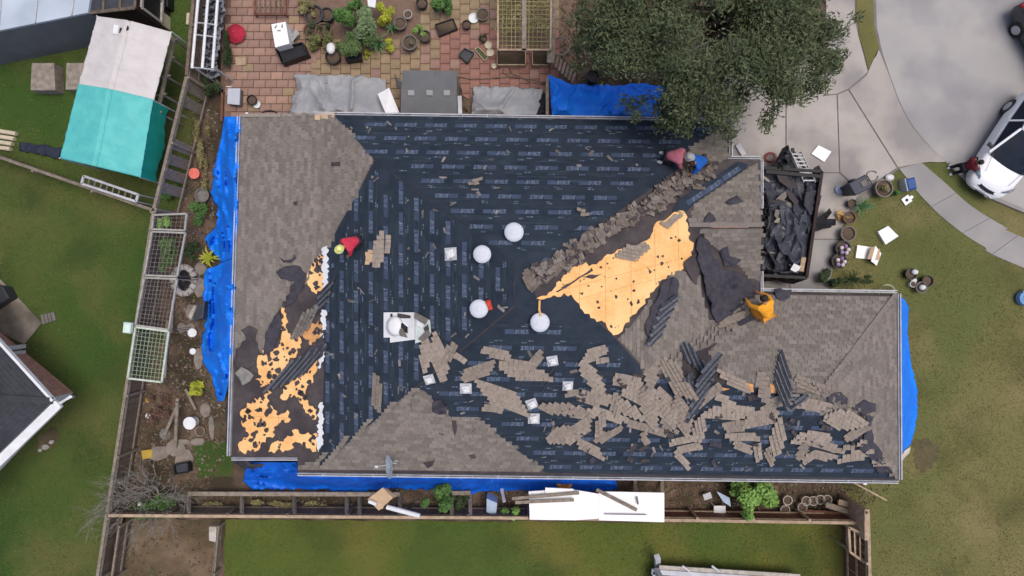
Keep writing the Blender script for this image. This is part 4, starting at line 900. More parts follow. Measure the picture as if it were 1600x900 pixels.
# open grey frame standing inside the bottom fence
def frame_run(label, top, bot, xs, zt, m, name='timber_trellis', r=.045):
    t = thing(name, label, 'frame', W(xs[0], bot[0], 0)); o = t.location
    yb = lambda x: bot[0] + (bot[1]-bot[0])*(x-xs[0])/(xs[-1]-xs[0]); yt = lambda x: top[0] + (top[1]-top[0])*(x-xs[0])/(xs[-1]-xs[0])
    b = MB(); b.bar(W(xs[0], yb(xs[0]), .35) - o, W(xs[-1], yb(xs[-1]), .35) - o, .17, .1); b.build('lower_rail', m, t)
    for x in xs:
        b = MB(); b.bar(W(x, yb(x), 0) - o, W(x, yt(x), zt) - o, .14, .1); b.build('post', m, t)
    return t
frame_run('grey timber frame of posts and low rail inside the bottom fence', (803, 805), (771, 772), [295, 378, 460, 542, 562, 625], 1.15, M_wood)
frame_run('short timber frame beside the white panels', (806, 806), (770, 770), [706, 735], 1.15, M_wood)
frame_run('short pale timber frame behind the white panels', (790, 790), (745, 745), [992, 1034], .9, M_wood)

# trellis bays with wire mesh along the left fence
def trellis(label, Q, z, nx, ny, tube, wire, bars=True, r=.035, name='trellis', wr=.009):
    t = thing(name, label, 'trellis', W(*Q[0], 0)); o = t.location; C = [W(*q, z) - o for q in Q]
    for i in range(4):
        b = MB(); b.bar(C[i], C[(i+1) % 4], r*2, r*2); b.build('frame_bar', tube, t)
        b = MB(); b.bar((C[i].x, C[i].y, 0), C[i] - Vector((0, 0, .04)), r*(1.6 if i in (0, 3) else .7)); b.build('post', M_woodd, t)
    b = MB(); g = random.Random(nx * ny); L = lambda a, d, q: a + (d - a) * q
    for i in range(1, nx):
        q = i / nx; b.bar(L(C[0], C[1], q) + Vector((0, 0, .01)), L(C[3], C[2], q + g.uniform(-.01, .01)) + Vector((0, 0, .01)), wr*2)
    for j in range(1, ny):
        q = j / ny; b.bar(L(C[0], C[3], q), L(C[1], C[2], q + g.uniform(-.01, .01)), wr*2)
    o2 = b.build('wire_mesh', wire, t); return t
Mw1 = mat('wire_grey', c(120, 112, 106), c(98, 90, 84), 5, .7); Mw2 = mat('wire_green', c(142, 164, 132), c(120, 144, 110), 5, .7); Mtub = mat('pale_tube', c(168, 166, 158), c(146, 144, 136), 5, .6)
trellis('small wire trellis bay at the fence corner', [(240, 336), (292, 334), (289, 360), (238, 358)], 1.65, 7, 4, Mtub, Mw1)
trellis('wire trellis bay over green leaves beside the fire ring', [(238, 362), (290, 364), (277, 432), (226, 430)], 1.65, 8, 10, Mtub, Mw1)
trellis('tall wire trellis bay over bare soil on the left fence', [(226, 434), (277, 436), (264, 515), (212, 508)], 1.65, 9, 12, Mtub, Mw1)
trellis('pale green wire trellis bay at the lower end of the row', [(212, 511), (264, 518), (253, 597), (200, 591)], 1.65, 9, 12, mat('mint_tube', c(198, 206, 192), c(176, 188, 170), 5, .6), Mw2)
b = MB(); q = W(200, 512, 1.85); b.box((0, 0, 1.85), (.3, .42, .22), R(-6), bev=.04); b.bar((.05, 0, 0), (.05, 0, 1.76), .06); o = b.build('lamp_box', mat('mint_white', c(214, 232, 220), c(200, 222, 208), 4, .5), None, False, (q.x, q.y, 0)); tag(o, 'small pale mint box on a post at the left fence', 'box')
b = MB(); q = W(206, 512, 1.6); b.box((0, 0, .8), (.5, .42, .3), R(-6), bev=.02); b.bar((0, 0, 0), (0, 0, .7), .08)
tag(b.build('grey_box', M_gpot, None, False, top2base(208, 512, .9)), 'grey box beside the mint box at the left fence', 'box')

# ---------------------------------------------------------------- top left: canopy, shed, trailer
Mcw = mat('white_canopy', c(206, 202, 200), c(196, 192, 190), 2, .6, .3, 10); Mct = mat('teal_canopy', c(96, 192, 188), c(84, 180, 178), 2, .5, .3, 10); Mct2 = mat('teal_skirt', c(28, 150, 130), c(24, 136, 120), 2, .5)
t = thing('canopy', 'garden canopy with white upper sheet and turquoise lower sheet', 'canopy', W(180, 150, 0)); o0 = t.location
def panel(C, m, nm, ribs, hz=.32):
    C = [W(*q) - o0 for q in C]
    def fn(u, v):
        p = (C[0]*(1-u) + C[1]*u)*(1-v) + (C[3]*(1-u) + C[2]*u)*v; k = abs(((v*ribs) % 1) - .5) * 2
        return p + Vector((0, 0, hz*(1-abs(2*u-1)) + .022*max(0, k-.72)/.28 - .10*math.exp(-((u-.5)*60)**2) - .03 + .03*fbm(u*5, v*7, hash(nm) % 9)))
    b = MB(); b.grid(fn, 80, 48); o = b.build(nm, m, t, True); sm = o.modifiers.new('t', 'SOLIDIFY'); sm.thickness = .01; return o
panel([(151, 25, 2.5), (268, 50, 2.5), (240, 157, 2.5), (122, 133, 2.5)], Mcw, 'white_sheet', 4.5)
panel([(122, 131, 2.52), (239, 155, 2.52), (219, 277, 2.52), (93, 247, 2.52)], Mct, 'turquoise_sheet', 4.5)
for P in (((239, 155, 2.5), (219, 277, 2.5)), ((219, 277, 2.5), (93, 247, 2.5))):
    b = MB(); p, q = W(*P[0]) - o0, W(*P[1]) - o0; dz = 1.05 if P[0][0] > 230 else .3
    b.grid(lambda u, v: p + (q-p)*u + Vector((.02*math.sin(u*40), 0, -dz*v*(1 - .1*math.sin(u*9)))), 30, 4); b.build('side_skirt', Mct2, t, True)
for x, y in ((151, 25), (268, 50), (219, 277), (93, 247), (122, 133), (240, 157)):
    b = MB(); p = W(x, y, 2.45) - o0; b.tube([(p.x, p.y, 0), p], .03); b.build('leg', M_metal, t)
b = MB(); b.slab([W(178, 38, 2.78) - o0, W(186, 40, 2.78) - o0, W(183, 54, 2.78) - o0, W(176, 52, 2.78) - o0], .06); b.build('vent_flap', M_white, t)
b = MB(); b.slab([W(187, 44, 2.76) - o0, W(200, 40, 2.76) - o0, W(201, 45, 2.76) - o0, W(196, 49, 2.76) - o0, W(186, 52, 2.76) - o0], .02); b.build('torn_hole', M_black, t)
t = thing('wooden_rack', 'bare wooden rack frame standing right of the canopy', 'frame', W(262, 120, 0)); o0 = t.location
P = [W(272, 62, 1.9) - o0, W(246, 176, 1.9) - o0, W(232, 160, 1.7) - o0, W(262, 50, 1.7) - o0]
b = MB(); b.bar(P[0], P[1], .12, .08); b.build('beam', M_wood, t); b = MB(); b.bar(P[0], P[3], .08); b.build('beam', M_wood, t)
for i in range(5):
    q = P[0] + (P[1]-P[0]) * (i/4); b = MB(); b.bar((q.x, q.y, 0), q, .07); b.build('post', M_wood, t); b = MB(); b.bar(q + Vector((.18, .03, 0)), q + Vector((-.5, -.1, -.05)), .06); b.build('arm', M_wood, t)
def box_thing(name, label, cat, Q, h, m, top=None, bev=.03):
    b = MB(); P = [W(x, y, h) for x, y in Q]; b.prism([(p.x, p.y) for p in P], 0, h); o = b.build(name, m)
    md = o.modifiers.new('b', 'BEVEL'); md.width = bev; md.segments = 2; return tag(o, label, cat)
Mped = mat('weathered_concrete', c(156, 146, 136), c(128, 120, 112), 5, .9, .4, 30)
box_thing('stone_block', 'weathered square concrete block left of the canopy', 'block', [(49, 98), (84, 98), (86, 141), (47, 141)], .55, Mped)
box_thing('stone_block', 'second concrete block half hidden under the canopy edge', 'block', [(103, 98), (134, 98), (134, 140), (102, 140)], .45, Mped)
# neighbour outbuilding
t = thing('trailer_building', 'long white roofed outbuilding with grey wall in the top left corner', 'building', W(30, 30, 0)); o0 = t.location
C = [W(-260, 100, 2.4), W(138, 20, 2.4), W(160, -130, 2.4), W(-260, -130, 2.4)]
b = MB(); b.prism([(p.x - o0.x, p.y - o0.y) for p in C], 0, 2.3); b.build('wall', mat('grey_siding', c(112, 116, 124), c(104, 108, 116), 2, .6), t)
b = MB(); b.slab([p - o0 + Vector((0, 0, .02)) for p in C], .1); b.build('roof', mat('white_roof', c(182, 194, 206), c(166, 178, 192), .8, .5, col3=c(192, 204, 216), scale3=.5), t)
for i in range(7):
    a = C[0] + (C[1]-C[0]) * (i/7 + .08); d = C[3] + (C[2]-C[3]) * (i/7 + .08); b = MB(); b.bar(a - o0 + Vector((0, 0, .05)), d - o0 + Vector((0, 0, .05)), .05, .03); b.build('roof_seam', M_gut, t)
t = thing('garden_shed', 'dark brown shed with pale framed window and ribbed roof at the top', 'shed', W(190, 0, 0)); o0 = t.location
C = [W(140, 22, 2.2), W(213, 14, 2.2), W(216, -60, 2.2), W(140, -60, 2.2)]
b = MB(); b.prism([(p.x - o0.x, p.y - o0.y) for p in C], 0, 2.15); b.build('wall', mat('brown_wall', c(52, 38, 36), c(44, 32, 30), 3, .8), t)
b = MB(); b.slab([p - o0 + Vector((0, 0, .05)) for p in C], .08); b.build('roof', M_dark, t)
for q in (0, .33, .68, 1):
    b = MB(); a = C[0] + (C[1]-C[0])*q; d = C[3] + (C[2]-C[3])*q; b.bar(a - o0 + Vector((0, 0, .08)), d - o0 + Vector((0, 0, .08)), .08, .05); b.build('roof_rib', M_woodd, t)
b = MB(); b.bar(C[0] - o0 + Vector((0, 0, .08)), C[1] - o0 + Vector((0, 0, .08)), .12, .06); b.build('roof_edge', M_woodd, t)
wn = C[1] - o0; wd_ = (C[2]-C[1]).normalized(); wx = Vector((wd_.y, -wd_.x, 0)) * .04
b = MB(); p = wn + wd_*.15 + wx; q = wn + wd_*1.9 + wx
b.add([p - Vector((0, 0, 1.5)), q - Vector((0, 0, 1.5)), q - Vector((0, 0, .25)), p - Vector((0, 0, .25))], [(0, 1, 2, 3)]); wo = b.build('window', M_black, t)
for aa, bb in ((p, q), (p - Vector((0, 0, 1.3)), q - Vector((0, 0, 1.3)))):
    b = MB(); b.bar(aa - Vector((0, 0, .2)) + wx, bb - Vector((0, 0, .2)) + wx, .08, .1); b.build('window_frame', M_stone, wo)
for k in (0, .5, 1):
    r = p + (q-p)*k + wx; b = MB(); b.bar(r - Vector((0, 0, .2)), r - Vector((0, 0, 1.5)), .09, .06); b.build('window_frame', M_stone, wo)
box_thing('bin', 'small cream box beside the dark shed window', 'box', [(246, 18), (254, 17), (254, 38), (247, 39)], .6, mat('cream', c(206, 196, 172), c(190, 180, 158), 4, .7))
box_thing('plank', 'short cream plank by the fence at the top', 'plank', [(291, 20), (296, 19), (294, 38), (290, 38)], .1, MATS['cream'])
box_thing('dark_container', 'dark container beside the shed at the top edge', 'container', [(246, -40), (262, -40), (262, 10), (246, 12)], .5, M_black)
# pipes
g = random.Random(3)
for i, lb in enumerate(('topmost', 'second', 'third', 'lowest')):
    b = MB(); a, d = W(-30, 200 + i*9, .1), W(26 - i*3, 209 + i*8, .1); b.tube([a, d], .09, 12); tag(b.build('pipe', MATS['cream']), f'cream plastic pipe at the left edge, {lb} of four', 'pipe')
# white rack on the diagonal fence
def rack(label, Q, z, nb, m, name, inner=None, bw=.09, cat='rack'):
    t = thing(name, label, cat, W(*Q[0], 0)); o = t.location; C = [W(*q, z) - o for q in Q]
    for i in range(4): b = MB(); b.bar(C[i], C[(i+1) % 4], bw, .06); b.build('frame_bar', m, t)
    for k in range(1, nb):
        b = MB(); b.bar(C[0] + (C[1]-C[0])*k/nb, C[3] + (C[2]-C[3])*k/nb, bw*.6, .04); b.build('slat', inner or m, t)
    for i in range(4): b = MB(); b.bar((C[i].x, C[i].y, 0), C[i], .05); b.build('leg', m, t)
    return t
rack('white framed rack standing on the diagonal fence', [(131, 275), (216, 304), (213, 315), (128, 287)], 1.4, 9, M_gut, 'ladder_rack', M_gpot)
t = thing('rail_rack', 'long rack with three white rails over grey netting at the top', 'rack', W(325, 60, 0)); o0 = t.location
for x0, x1 in ((313, 300), (328, 316), (343, 332)):
    b = MB(); b.tube([W(x0, -40, 1.8) - o0, W(x1, 107, 1.8) - o0], .055, 8); b.build('rail', M_white, t)
for y in (-30, 35, 54, 105):
    k = (y + 40) / 147; b = MB(); b.tube([W(313 - 13*k, y, 1.76) - o0, W(346 - 11*k, y + 4, 1.76) - o0], .03, 6); b.build('cross_bar', M_metal, t)
for x, y in ((313, -38), (343, -38), (301, 104), (333, 104)):
    p = W(x, y, 1.75) - o0; b = MB(); b.tube([(p.x, p.y, 0), p], .04); b.build('post', M_metal, t)
tarp('grey netting bundle under the white rails', [(312, -30, .9), (345, -30, .9), (352, 20, .6), (345, 60, .6), (338, 108, .5), (345, 118, .4), (330, 124, .4), (300, 110, .5), (304, 60, .9)], mat('grey_net', c(150, 156, 164), c(112, 118, 126), 7, .8, .5, 20), .25, .1, seed=21, cat='netting', name='netting')

# ---------------------------------------------------------------- neighbour house, lower left
t = thing('neighbour_house', 'corner of dark roofed neighbour house with brick wall and white gutter', 'house', W(-20, 640, 0)); o0 = t.location
Mdr = mat('dark_roof', c(56, 58, 64), c(64, 66, 72), 5, .9, .4, 60, col3=c(50, 51, 57), scale3=.6)
K = [W(84, 626, 2.6), W(-160, 358, 2.6), W(-420, 600, 4.9), W(-160, 862, 2.6)]
def courses(nm, a, b_, top, n):
    B = MB()
    for i in range(n):
        q0, q1 = i/n, (i+1)/n + .01; p = [a + (top-a)*q0, b_ + (top-b_)*q0, b_ + (top-b_)*q1, a + (top-a)*q1]
        z = [.03, .03, .005, .005]; P = [p[k] - o0 + Vector((0, 0, z[k])) for k in range(4)]; f = (0, 1, 2, 3)
        if (P[1]-P[0]).cross(P[2]-P[0]).z < 0: f = f[::-1]
        B.add(P, [f])
    o = B.build(nm, Mdr, t); o['kind'] = 'stuff'
courses('roof_slope', K[0], K[1], K[2], 44); courses('roof_slope', K[3], K[0], K[2], 44)
b = MB(); b.bar(K[0] - o0 + Vector((0, 0, .04)), K[2] - o0 + Vector((0, 0, .04)), .25, .03); b.build('hip_cap', Mdr, t)
wA, wB = W(115, 613, 0), W(-120, 418, 0); wC = W(-60, 800, 0)
b = MB(); b.add([wA - o0, wB - o0, wB - o0 + Vector((0, 0, 2.5)), wA - o0 + Vector((0, 0, 2.5))], [(0, 1, 2, 3)]); b.build('brick_wall', M_brick, t)
b = MB(); b.add([wA - o0, wC - o0, wC - o0 + Vector((0, 0, 2.5)), wA - o0 + Vector((0, 0, 2.5))], [(0, 1, 2, 3)]); b.build('side_wall', M_white, t)
b = MB(); b.bar(K[0] - o0, K[1] - o0, .1, .16); b.build('fascia', M_white, t)
b = MB(); v = Vector((.17, -.12, -.05)); b.bar(K[0] - o0 + v, K[3] - o0 + v, .34, .12); b.build('gutter', M_white, t)
b = MB(); b.tube([W(116, 620, 0) - o0, W(114, 620, 2.3) - o0 + Vector((-.1, 0, 0)), K[0] - o0 + v], .06); b.build('downspout', M_white, t)
for dy in (0, 9):
    b = MB(); p = W(38, 541 + dy, 0) - o0; b.box((p.x, p.y, 1.25), (.16, .16, 2.5)); b.build('porch_post', M_white, t)
struct(sheet_px('patio_slab', [(-100, 400), (0, 436), (66, 504), (38, 538), (-100, 470)], .05, mat('old_patio', c(150, 141, 128), c(130, 122, 111), 1.2, .9, .3, 40, col3=c(92, 88, 80), scale3=.6)))
b = MB(); P = [W(x, y, .08) for x, y in ((63, 492), (84, 487), (87, 500), (66, 507))]; b.slab(P, .07); o = b.build('drain_cover', M_gpot); tag(o, 'pale grey square cover on the grass by the neighbour patio', 'cover')
b = MB()
for k in range(1, 4): b.bar(P[0] + (P[1]-P[0])*k/4 + Vector((0, 0, .006)), P[3] + (P[2]-P[3])*k/4 + Vector((0, 0, .006)), .02, .01)
b.build('grate', M_dark, o)
box_thing('ac_unit', 'dark angular box on the neighbour patio at the left edge', 'box', [(-40, 440), (4, 448), (14, 466), (-40, 500)], .5, M_dark)

# ---------------------------------------------------------------- patio of pavers
pat = struct(sheet_px('patio', [(345, -80), (900, -80), (900, 182), (345, 182)], .006, mat('paver_sand', c(112, 92, 80), c(126, 104, 90), 6, .95)))
Mp = [mat('paver_pink', c(152, 124, 112), c(140, 112, 100), 3, .9, .3, 50, obr=.1), mat('paver_tan', c(154, 134, 108), c(140, 122, 98), 3, .9, .3, 50, obr=.1), mat('paver_red', c(152, 114, 102), c(140, 102, 92), 3, .9, .3, 50, obr=.1), mat('paver_dusty', c(166, 136, 120), c(152, 124, 108), 3, .9, .3, 50, obr=.1)]
PVM = {}
g = random.Random(12)
def paver(x, y, w, h, m):
    key = (w, h, m.name)
    if key not in PVM:
        b = MB(); b.box((0, 0, .03), (w*.02703 - .02, h*.02703 - .02, .05), bev=.012); o = b.build('paver', m, pat); PVM[key] = o.data
    else: o = bpy.data.objects.new('paver', PVM[key]); COL.objects.link(o); o.parent = pat
    o.location = W(x, y, g.uniform(-.006, .006)); o.rotation_euler = (0, 0, g.uniform(-.012, .012))
row = 0; y = -12
while y < 178:
    x = 352 + (9 if row % 2 else 0)
    while x < 484: paver(x + 9, y + 6, 18, 12.5, Mp[3] if (row % 3 == 1 and g.random() < .75) else (Mp[0] if g.random() < .85 else Mp[1])); x += 18
    row += 1; y += 12.5
row = 0; x = 494
while x < 868:
    y = -8 + (7.5 if row % 2 else 0)
    while y < 176:
        hid = (635 < x < 712 and 112 < y) or (782 < x < 862 and 0 < y < 74) or (475 < x < 650 and y < 66) or (470 < x < 600 and 124 < y) or (748 < x < 840 and y > 142)
        if not hid: paver(x, y, 15.5, 15.5, (Mp[1] if x < 690 else (Mp[2] if y > 40 else Mp[1])) if g.random() < .86 else Mp[0])
        y += 15.5
    x += 15.5; row += 1
# ---------------------------------------------------------------- plants
def leafcloud(g, centers, n, size, asp=.55, flat=.35):
    """n leaf quads spread over ellipsoid clumps (x,y,z,rx,ry,rz)"""
    wt = np.array([c_[3]*c_[4] for c_ in centers]); k = g.choice(len(centers), n, p=wt/wt.sum()); C = np.array(centers)[k]
    d = g.normal(size=(n, 3)); d /= np.linalg.norm(d, axis=1)[:, None]; r = g.random(n)**.45
    p = C[:, :3] + d * r[:, None] * C[:, 3:6]
    a = g.random(n)*2*np.pi; t = g.normal(0, flat, n); u = np.stack([np.cos(a)*np.cos(t), np.sin(a)*np.cos(t), np.sin(t)], 1)
    w = np.stack([-np.sin(a), np.cos(a), g.normal(0, .5, n)], 1); w /= np.linalg.norm(w, axis=1)[:, None]
    s = size * g.uniform(.6, 1.4, n)[:, None]
    V0 = np.stack([p - u*s*.5, p + w*s*asp*.5, p + u*s*.6, p - w*s*asp*.5], 1).reshape(-1, 3)
    return V0
def quads(name, V0, m, parent):
    n = len(V0)//4; me = bpy.data.meshes.new(name); me.vertices.add(len(V0)); me.vertices.foreach_set('co', V0.astype(np.float32).ravel())
    me.loops.add(n*4); me.loops.foreach_set('vertex_index', np.arange(n*4, dtype=np.int32)); me.polygons.add(n)
    me.polygons.foreach_set('loop_start', np.arange(0, n*4, 4, dtype=np.int32)); me.materials.append(m); me.update(calc_edges=True)
    o = bpy.data.objects.new(name, me); COL.objects.link(o); o.parent = parent; return o
def bush(name, label, px, py, rpx, h, n, size, m, group=None, cat='plant', lobes=7, seed=0, z0=0.0, asp=.5, flat=.35, ry=None):
    g = np.random.default_rng(seed or int(px*3 + py)); t = thing(name, label, cat, top2base(px, py, z0 + h*.6), 0, group); r = rpx*.027; ry = (ry or rpx)*.027
    cs = []
    for i in range(lobes):
        a = g.random()*6.28; q = math.sqrt(g.random()) * .82; k_ = g.uniform(.16, .4); cs.append((r*q*math.cos(a), ry*q*math.sin(a), z0 + h*g.uniform(.3, .85), r*k_, ry*k_*g.uniform(.8, 1.25), h*.2))
    quads('foliage', leafcloud(g, cs, n, size, asp, flat), m, t)
    b = MB()
    for q in cs[:5]: b.tube([(0, 0, z0), (q[0]*.4, q[1]*.4, z0 + (q[2]-z0)*.6), q[:3]], [.025, .018, .008], 5)
    b.build('stem', M_bark, t); return t
def rosette(name, label, px, py, n, ln, wd, m, seed=1, h=.45, group=None):
    g = random.Random(seed); t = thing(name, label, 'plant', top2base(px, py, h*.6), 0, group)
    for i in range(n):
        a = i*2.4 + g.uniform(-.2, .2); l = ln*g.uniform(.6, 1.1); up = h*g.uniform(.5, 1.1); b = MB(); d = Vector((math.cos(a), math.sin(a), 0)); s = Vector((-d.y, d.x, 0)); vs = []
        for k in range(6):
            q = k/5; p = d*l*q + Vector((0, 0, .05 + up*math.sin(q*2.3))); w = wd*(1-q**2)*.5 + .004; vs += [p - s*w + Vector((0, 0, .02)), p, p + s*w + Vector((0, 0, .02))]
        b.add(vs, [f for k in range(5) for f in ((3*k, 3*k+1, 3*k+4, 3*k+3), (3*k+1, 3*k+2, 3*k+5, 3*k+4))]); b.build('leaf', m, t, True)
    return t
def pot(label, px, py, rpx, h, m, soil=True, name='plant_pot', cat='pot', group=None):
    r = rpx*.027; t = thing(name, label, cat, top2base(px, py, h), 0, group)
    b = MB(); b.lathe([(r*.7, 0), (r*.95, h*.9), (r, h*.9), (r, h), (r*.86, h), (r*.8, h*.75), (r*.3, h*.72)], seg=20); b.build('pot', m, t, False)
    if soil: b = MB(); b.lathe([(r*.84, h*.76), (r*.4, h*.82), (0, h*.8)], seg=14); b.build('soil', M_soil, t)
    return t
# the big tree
g = np.random.default_rng(42)
t = thing('oak_tree', 'large dark green spreading tree over the driveway and north eave', 'tree', W(1120, 70, 0)); o0 = t.location
EL = [(1105, 60, 215, 120), (985, 50, 80, 80), (1230, 60, 85, 105), (1110, 150, 130, 65), (1010, 110, 50, 60), (1200, 130, 70, 62), (1280, 25, 50, 85), (940, 20, 55, 60), (1100, -60, 200, 90), (1290, 80, 38, 48), (1075, 180, 50, 32), (1040, 160, 55, 45), (1195, 180, 34, 30), (1250, 135, 48, 40)]
cs = []
for i in range(300):
    e = EL[g.choice(len(EL), p=np.array([q[2]*q[3] for q in EL])/sum(q[2]*q[3] for q in EL))]
    a = g.random()*6.28; q = math.sqrt(g.random()); x, y = e[0] + e[2]*q*math.cos(a), e[1] + e[3]*q*math.sin(a); x += 26*fbm(x, y, 1, .02); y += 26*fbm(x, y, 5, .02)
    edge = min(1, max(0, (math.hypot((x-1110)/215, (y-40)/160) - .6) / .4))
    if fbm(x, y, 9, .025) < -.28: continue
    rr = min(1, math.hypot((x-1110)/235, (y-40)/190)); z = 3.4 + 4.0*math.sqrt(max(0, 1-rr*rr))*g.uniform(.55, 1.0) + g.uniform(-.3, .3)
    p = W(x, y, z) - o0; sz = 1 - .45*edge; cs.append((p.x, p.y, p.z, g.uniform(.35, .85)*sz, g.uniform(.35, .85)*sz, g.uniform(.2, .45)))
quads('crown', leafcloud(g, cs, 44000, .15, .32, .7), M_tree, t)
quads('sparse_leaves', leafcloud(g, [(q[0], q[1], q[2] - .1, q[3]*1.5, q[4]*1.5, q[5]*1.3) for q in cs], 14000, .14, .3, .7), mat('tree_leaf_pale', c(94, 104, 74), c(76, 88, 56), 1.2, .65, isl=.3), t)
b = MB(); b.tube([(0, 0, 0), (.1, .05, 1.2), (0, .1, 2.4), (.1, 0, 3.2)], [.42, .34, .3, .26], 12); b.build('trunk', M_bark, t)
b = MB(); gg = random.Random(2)
for i in range(34):
    q = cs[gg.randrange(len(cs))]; m1 = Vector((q[0]*.45, q[1]*.45, 3.1 + (q[2]-3.1)*.4)) + Vector((gg.uniform(-.4, .4), gg.uniform(-.4, .4), gg.uniform(-.2, .2)))
    b.tube([(0.05, 0, 2.7), m1*.6 + Vector((0, 0, 1.1)), m1, q[:3]], [.14, .1, .07, .02], 6)
b.build('limb', M_bark, t)
# patio planting
bush('leafy_shrub', 'tall green leafy shrub in the patio planting', 545, 22, 24, 1.7, 2600, .13, M_leaf, lobes=7, ry=30)
bush('leafy_shrub', 'broad green shrub behind the black planter box', 552, 62, 30, 1.3, 2800, .13, mat('leaf_mid', c(90, 112, 66), c(72, 92, 52), 1.2, .65, isl=.35), lobes=8, ry=26)
bush('dry_plant', 'dry brownish plant in the upper dark pot', 490, 18, 12, .8, 500, .1, M_weed, lobes=5)
bush('dry_plant', 'grey green plant in the left brown pot', 486, 44, 11, .8, 420, .1, M_leafd, lobes=5)
bush('dry_plant', 'thin olive plant in the brown pot by the tall shrub', 506, 44, 11, .8, 420, .1, M_leafd, lobes=5)
bush('low_plant', 'grey leaved plant in the square grey pot', 640, 64, 11, .7, 500, .09, mat('leaf_greydull', c(104, 110, 92), c(86, 92, 74), 1.2, .65, isl=.3), lobes=5)
bush('leafy_shrub', 'grey green shrub right of the tall patio shrub', 575, 40, 22, 1.5, 2400, .13, mat('leaf_sage', c(112, 132, 92), c(92, 112, 74), 1.2, .65, isl=.3), lobes=9, ry=34)
bush('bright_shrub', 'bright yellow green shrub in the patio planting', 602, 22, 17, 1.0, 1500, .11, M_leafy, lobes=7)
bush('dull_shrub', 'dull olive shrub at the left of the patio planting', 500, 62, 20, 1.0, 1500, .1, mat('leaf_olive', c(112, 116, 70), c(92, 96, 56), 1.2, .65, isl=.3), lobes=8)
bush('dull_shrub', 'small olive plant at the top of the patio planting', 470, 12, 16, .7, 800, .1, M_weed, lobes=6)
bush('yellow_plant', 'yellow flowered plant beside the agave', 614, 70, 12, .5, 700, .1, M_leafy, lobes=6)
bush('low_plant', 'small lime plant in front of the black planter box', 575, 86, 8, .4, 350, .09, M_leafy, lobes=4)
bush('leafy_shrub', 'green shrub at the top edge right of the pots', 690, 10, 18, 1.0, 1500, .12, M_leaf, lobes=8)
bush('potted_plant', 'fresh green plant in a pot at the right of the patio planting', 655, 48, 10, .7, 500, .1, M_leafb, lobes=5)
bush('leafy_shrub', 'green shrub below the white rail rack', 318, 130, 20, 1.0, 1500, .12, M_leafd, lobes=8)
rosette('agave', 'grey green agave with pointed leaves in the patio planting', 590, 68, 18, .5, .1, M_strap, 3)
rosette('agave', 'small agave right of the bright shrub', 612, 44, 10, .4, .07, M_strap, 4)
for i, (x, y, r, h, m, lb) in enumerate(((490, 22, 15, .5, M_dark, 'dark pot with dry stems, upper left of planting'), (510, 22, 11, .45, M_dark, 'dark pot beside the upper left pot'), (486, 48, 13, .45, M_terra, 'brown pot at the left of the planting'), (505, 48, 13, .45, M_terra, 'brown pot left of the tall shrub'),
        (625, 36, 10, .4, M_gpot, 'pale ringed pot in the patio planting'), (637, 22, 7, .35, M_stone, 'small pale pot above the ringed pot'), (640, 66, 12, .5, M_gpot, 'square grey pot at the right end of planting'), (664, 56, 9, .4, M_dark, 'dark pot under the fresh green plant'), (659, 4, 9, .4, M_black, 'black pot at the top edge of the patio'))):
    pot(lb, x, y, r, h, m)
box_thing('planter_box', 'black planter box in front of the tall shrub', 'planter', [(535, 76), (560, 73), (564, 92), (540, 95)], .45, M_black)
pot('black pot with a white bag on it beside the planter box', 520, 88, 12, .4, M_black)
b = MB(); b.lathe([(.02, 0), (.17, .03), (.19, .12), (.12, .2), (0, .22)], seg=11, sx=1, sy=1.3); o = b.build('white_bag', M_white, None, True, W(518, 77, .45)); tag(o, 'crumpled white bag on the black pot', 'bag')
b = MB(); P = [W(574, 0, 1), W(588, -6, 1), W(586, 12, 1), (W(575, 10, 1))]; b.slab(P, .08); b.bar(W(580, 4, 0), W(580, 4, .95), .06); tag(b.build('white_board', M_white), 'white board at the top edge above the shrubs', 'board')
# patio objects
def tub(label, Q, h, m, m2=None, name='crate', cat='crate', wall=.04, fill=None):
    t = thing(name, label, cat, W(*Q[0], 0)); o = t.location; P = [W(x, y, h) - o for x, y in Q]; c0 = sum(P, Vector())/4
    for i in range(4):
        a, d = P[i], P[(i+1) % 4]; b = MB(); b.bar(Vector((a.x, a.y, h/2)), Vector((d.x, d.y, h/2)), wall, h); b.build('side', m, t)
    b = MB(); b.prism([((p.x-c0.x)*.97 + c0.x, (p.y-c0.y)*.97 + c0.y) for p in P], .01, .05); b.build('bottom', m, t)
    if fill: b = MB(); b.prism([((p.x-c0.x)*.9 + c0.x, (p.y-c0.y)*.9 + c0.y) for p in P], .05, h*.7); b.build('contents', fill, t)
    return t
t = thing('umbrella', 'small open red umbrella lying on the patio', 'umbrella', W(372, 56, 0)); b = MB()
for k in range(8):
    a, d = k*math.pi/4, (k+1)*math.pi/4; r1 = .42; vs = [(0, 0, .42), (r1*.5*math.cos(a), r1*.5*math.sin(a), .36), (r1*.5*math.cos(d), r1*.5*math.sin(d), .36), (r1*math.cos(a), r1*math.sin(a), .2), (r1*math.cos(d), r1*math.sin(d), .2), (r1*.95*math.cos((a+d)/2), r1*.95*math.sin((a+d)/2), .23)]
    b.add(vs, [(0, 1, 2), (1, 3, 5), (1, 5, 2), (2, 5, 4)])
b.build('canopy', cloth('crimson', 176, 44, 66), t)
for k in range(8):
    a = k*math.pi/4; b = MB(); b.tube([(0, 0, .41), (.4*math.cos(a), .4*math.sin(a), .2)], .008, 5); b.build('rib', M_dark, t)
b = MB(); b.tube([(0, 0, .02), (0, 0, .46)], .012, 6); b.build('shaft', M_metal, t)
t = thing('chest_freezer', 'white chest with dark smudges standing on the patio', 'chest', W(438, 54, 0)); o0 = t.location
P = [W(x, y, .8) - o0 for x, y in ((424, 38), (446, 34), (452, 68), (430, 74))]; b = MB(); b.prism([(p.x, p.y) for p in P], 0, .74); b.build('body', M_white, t)
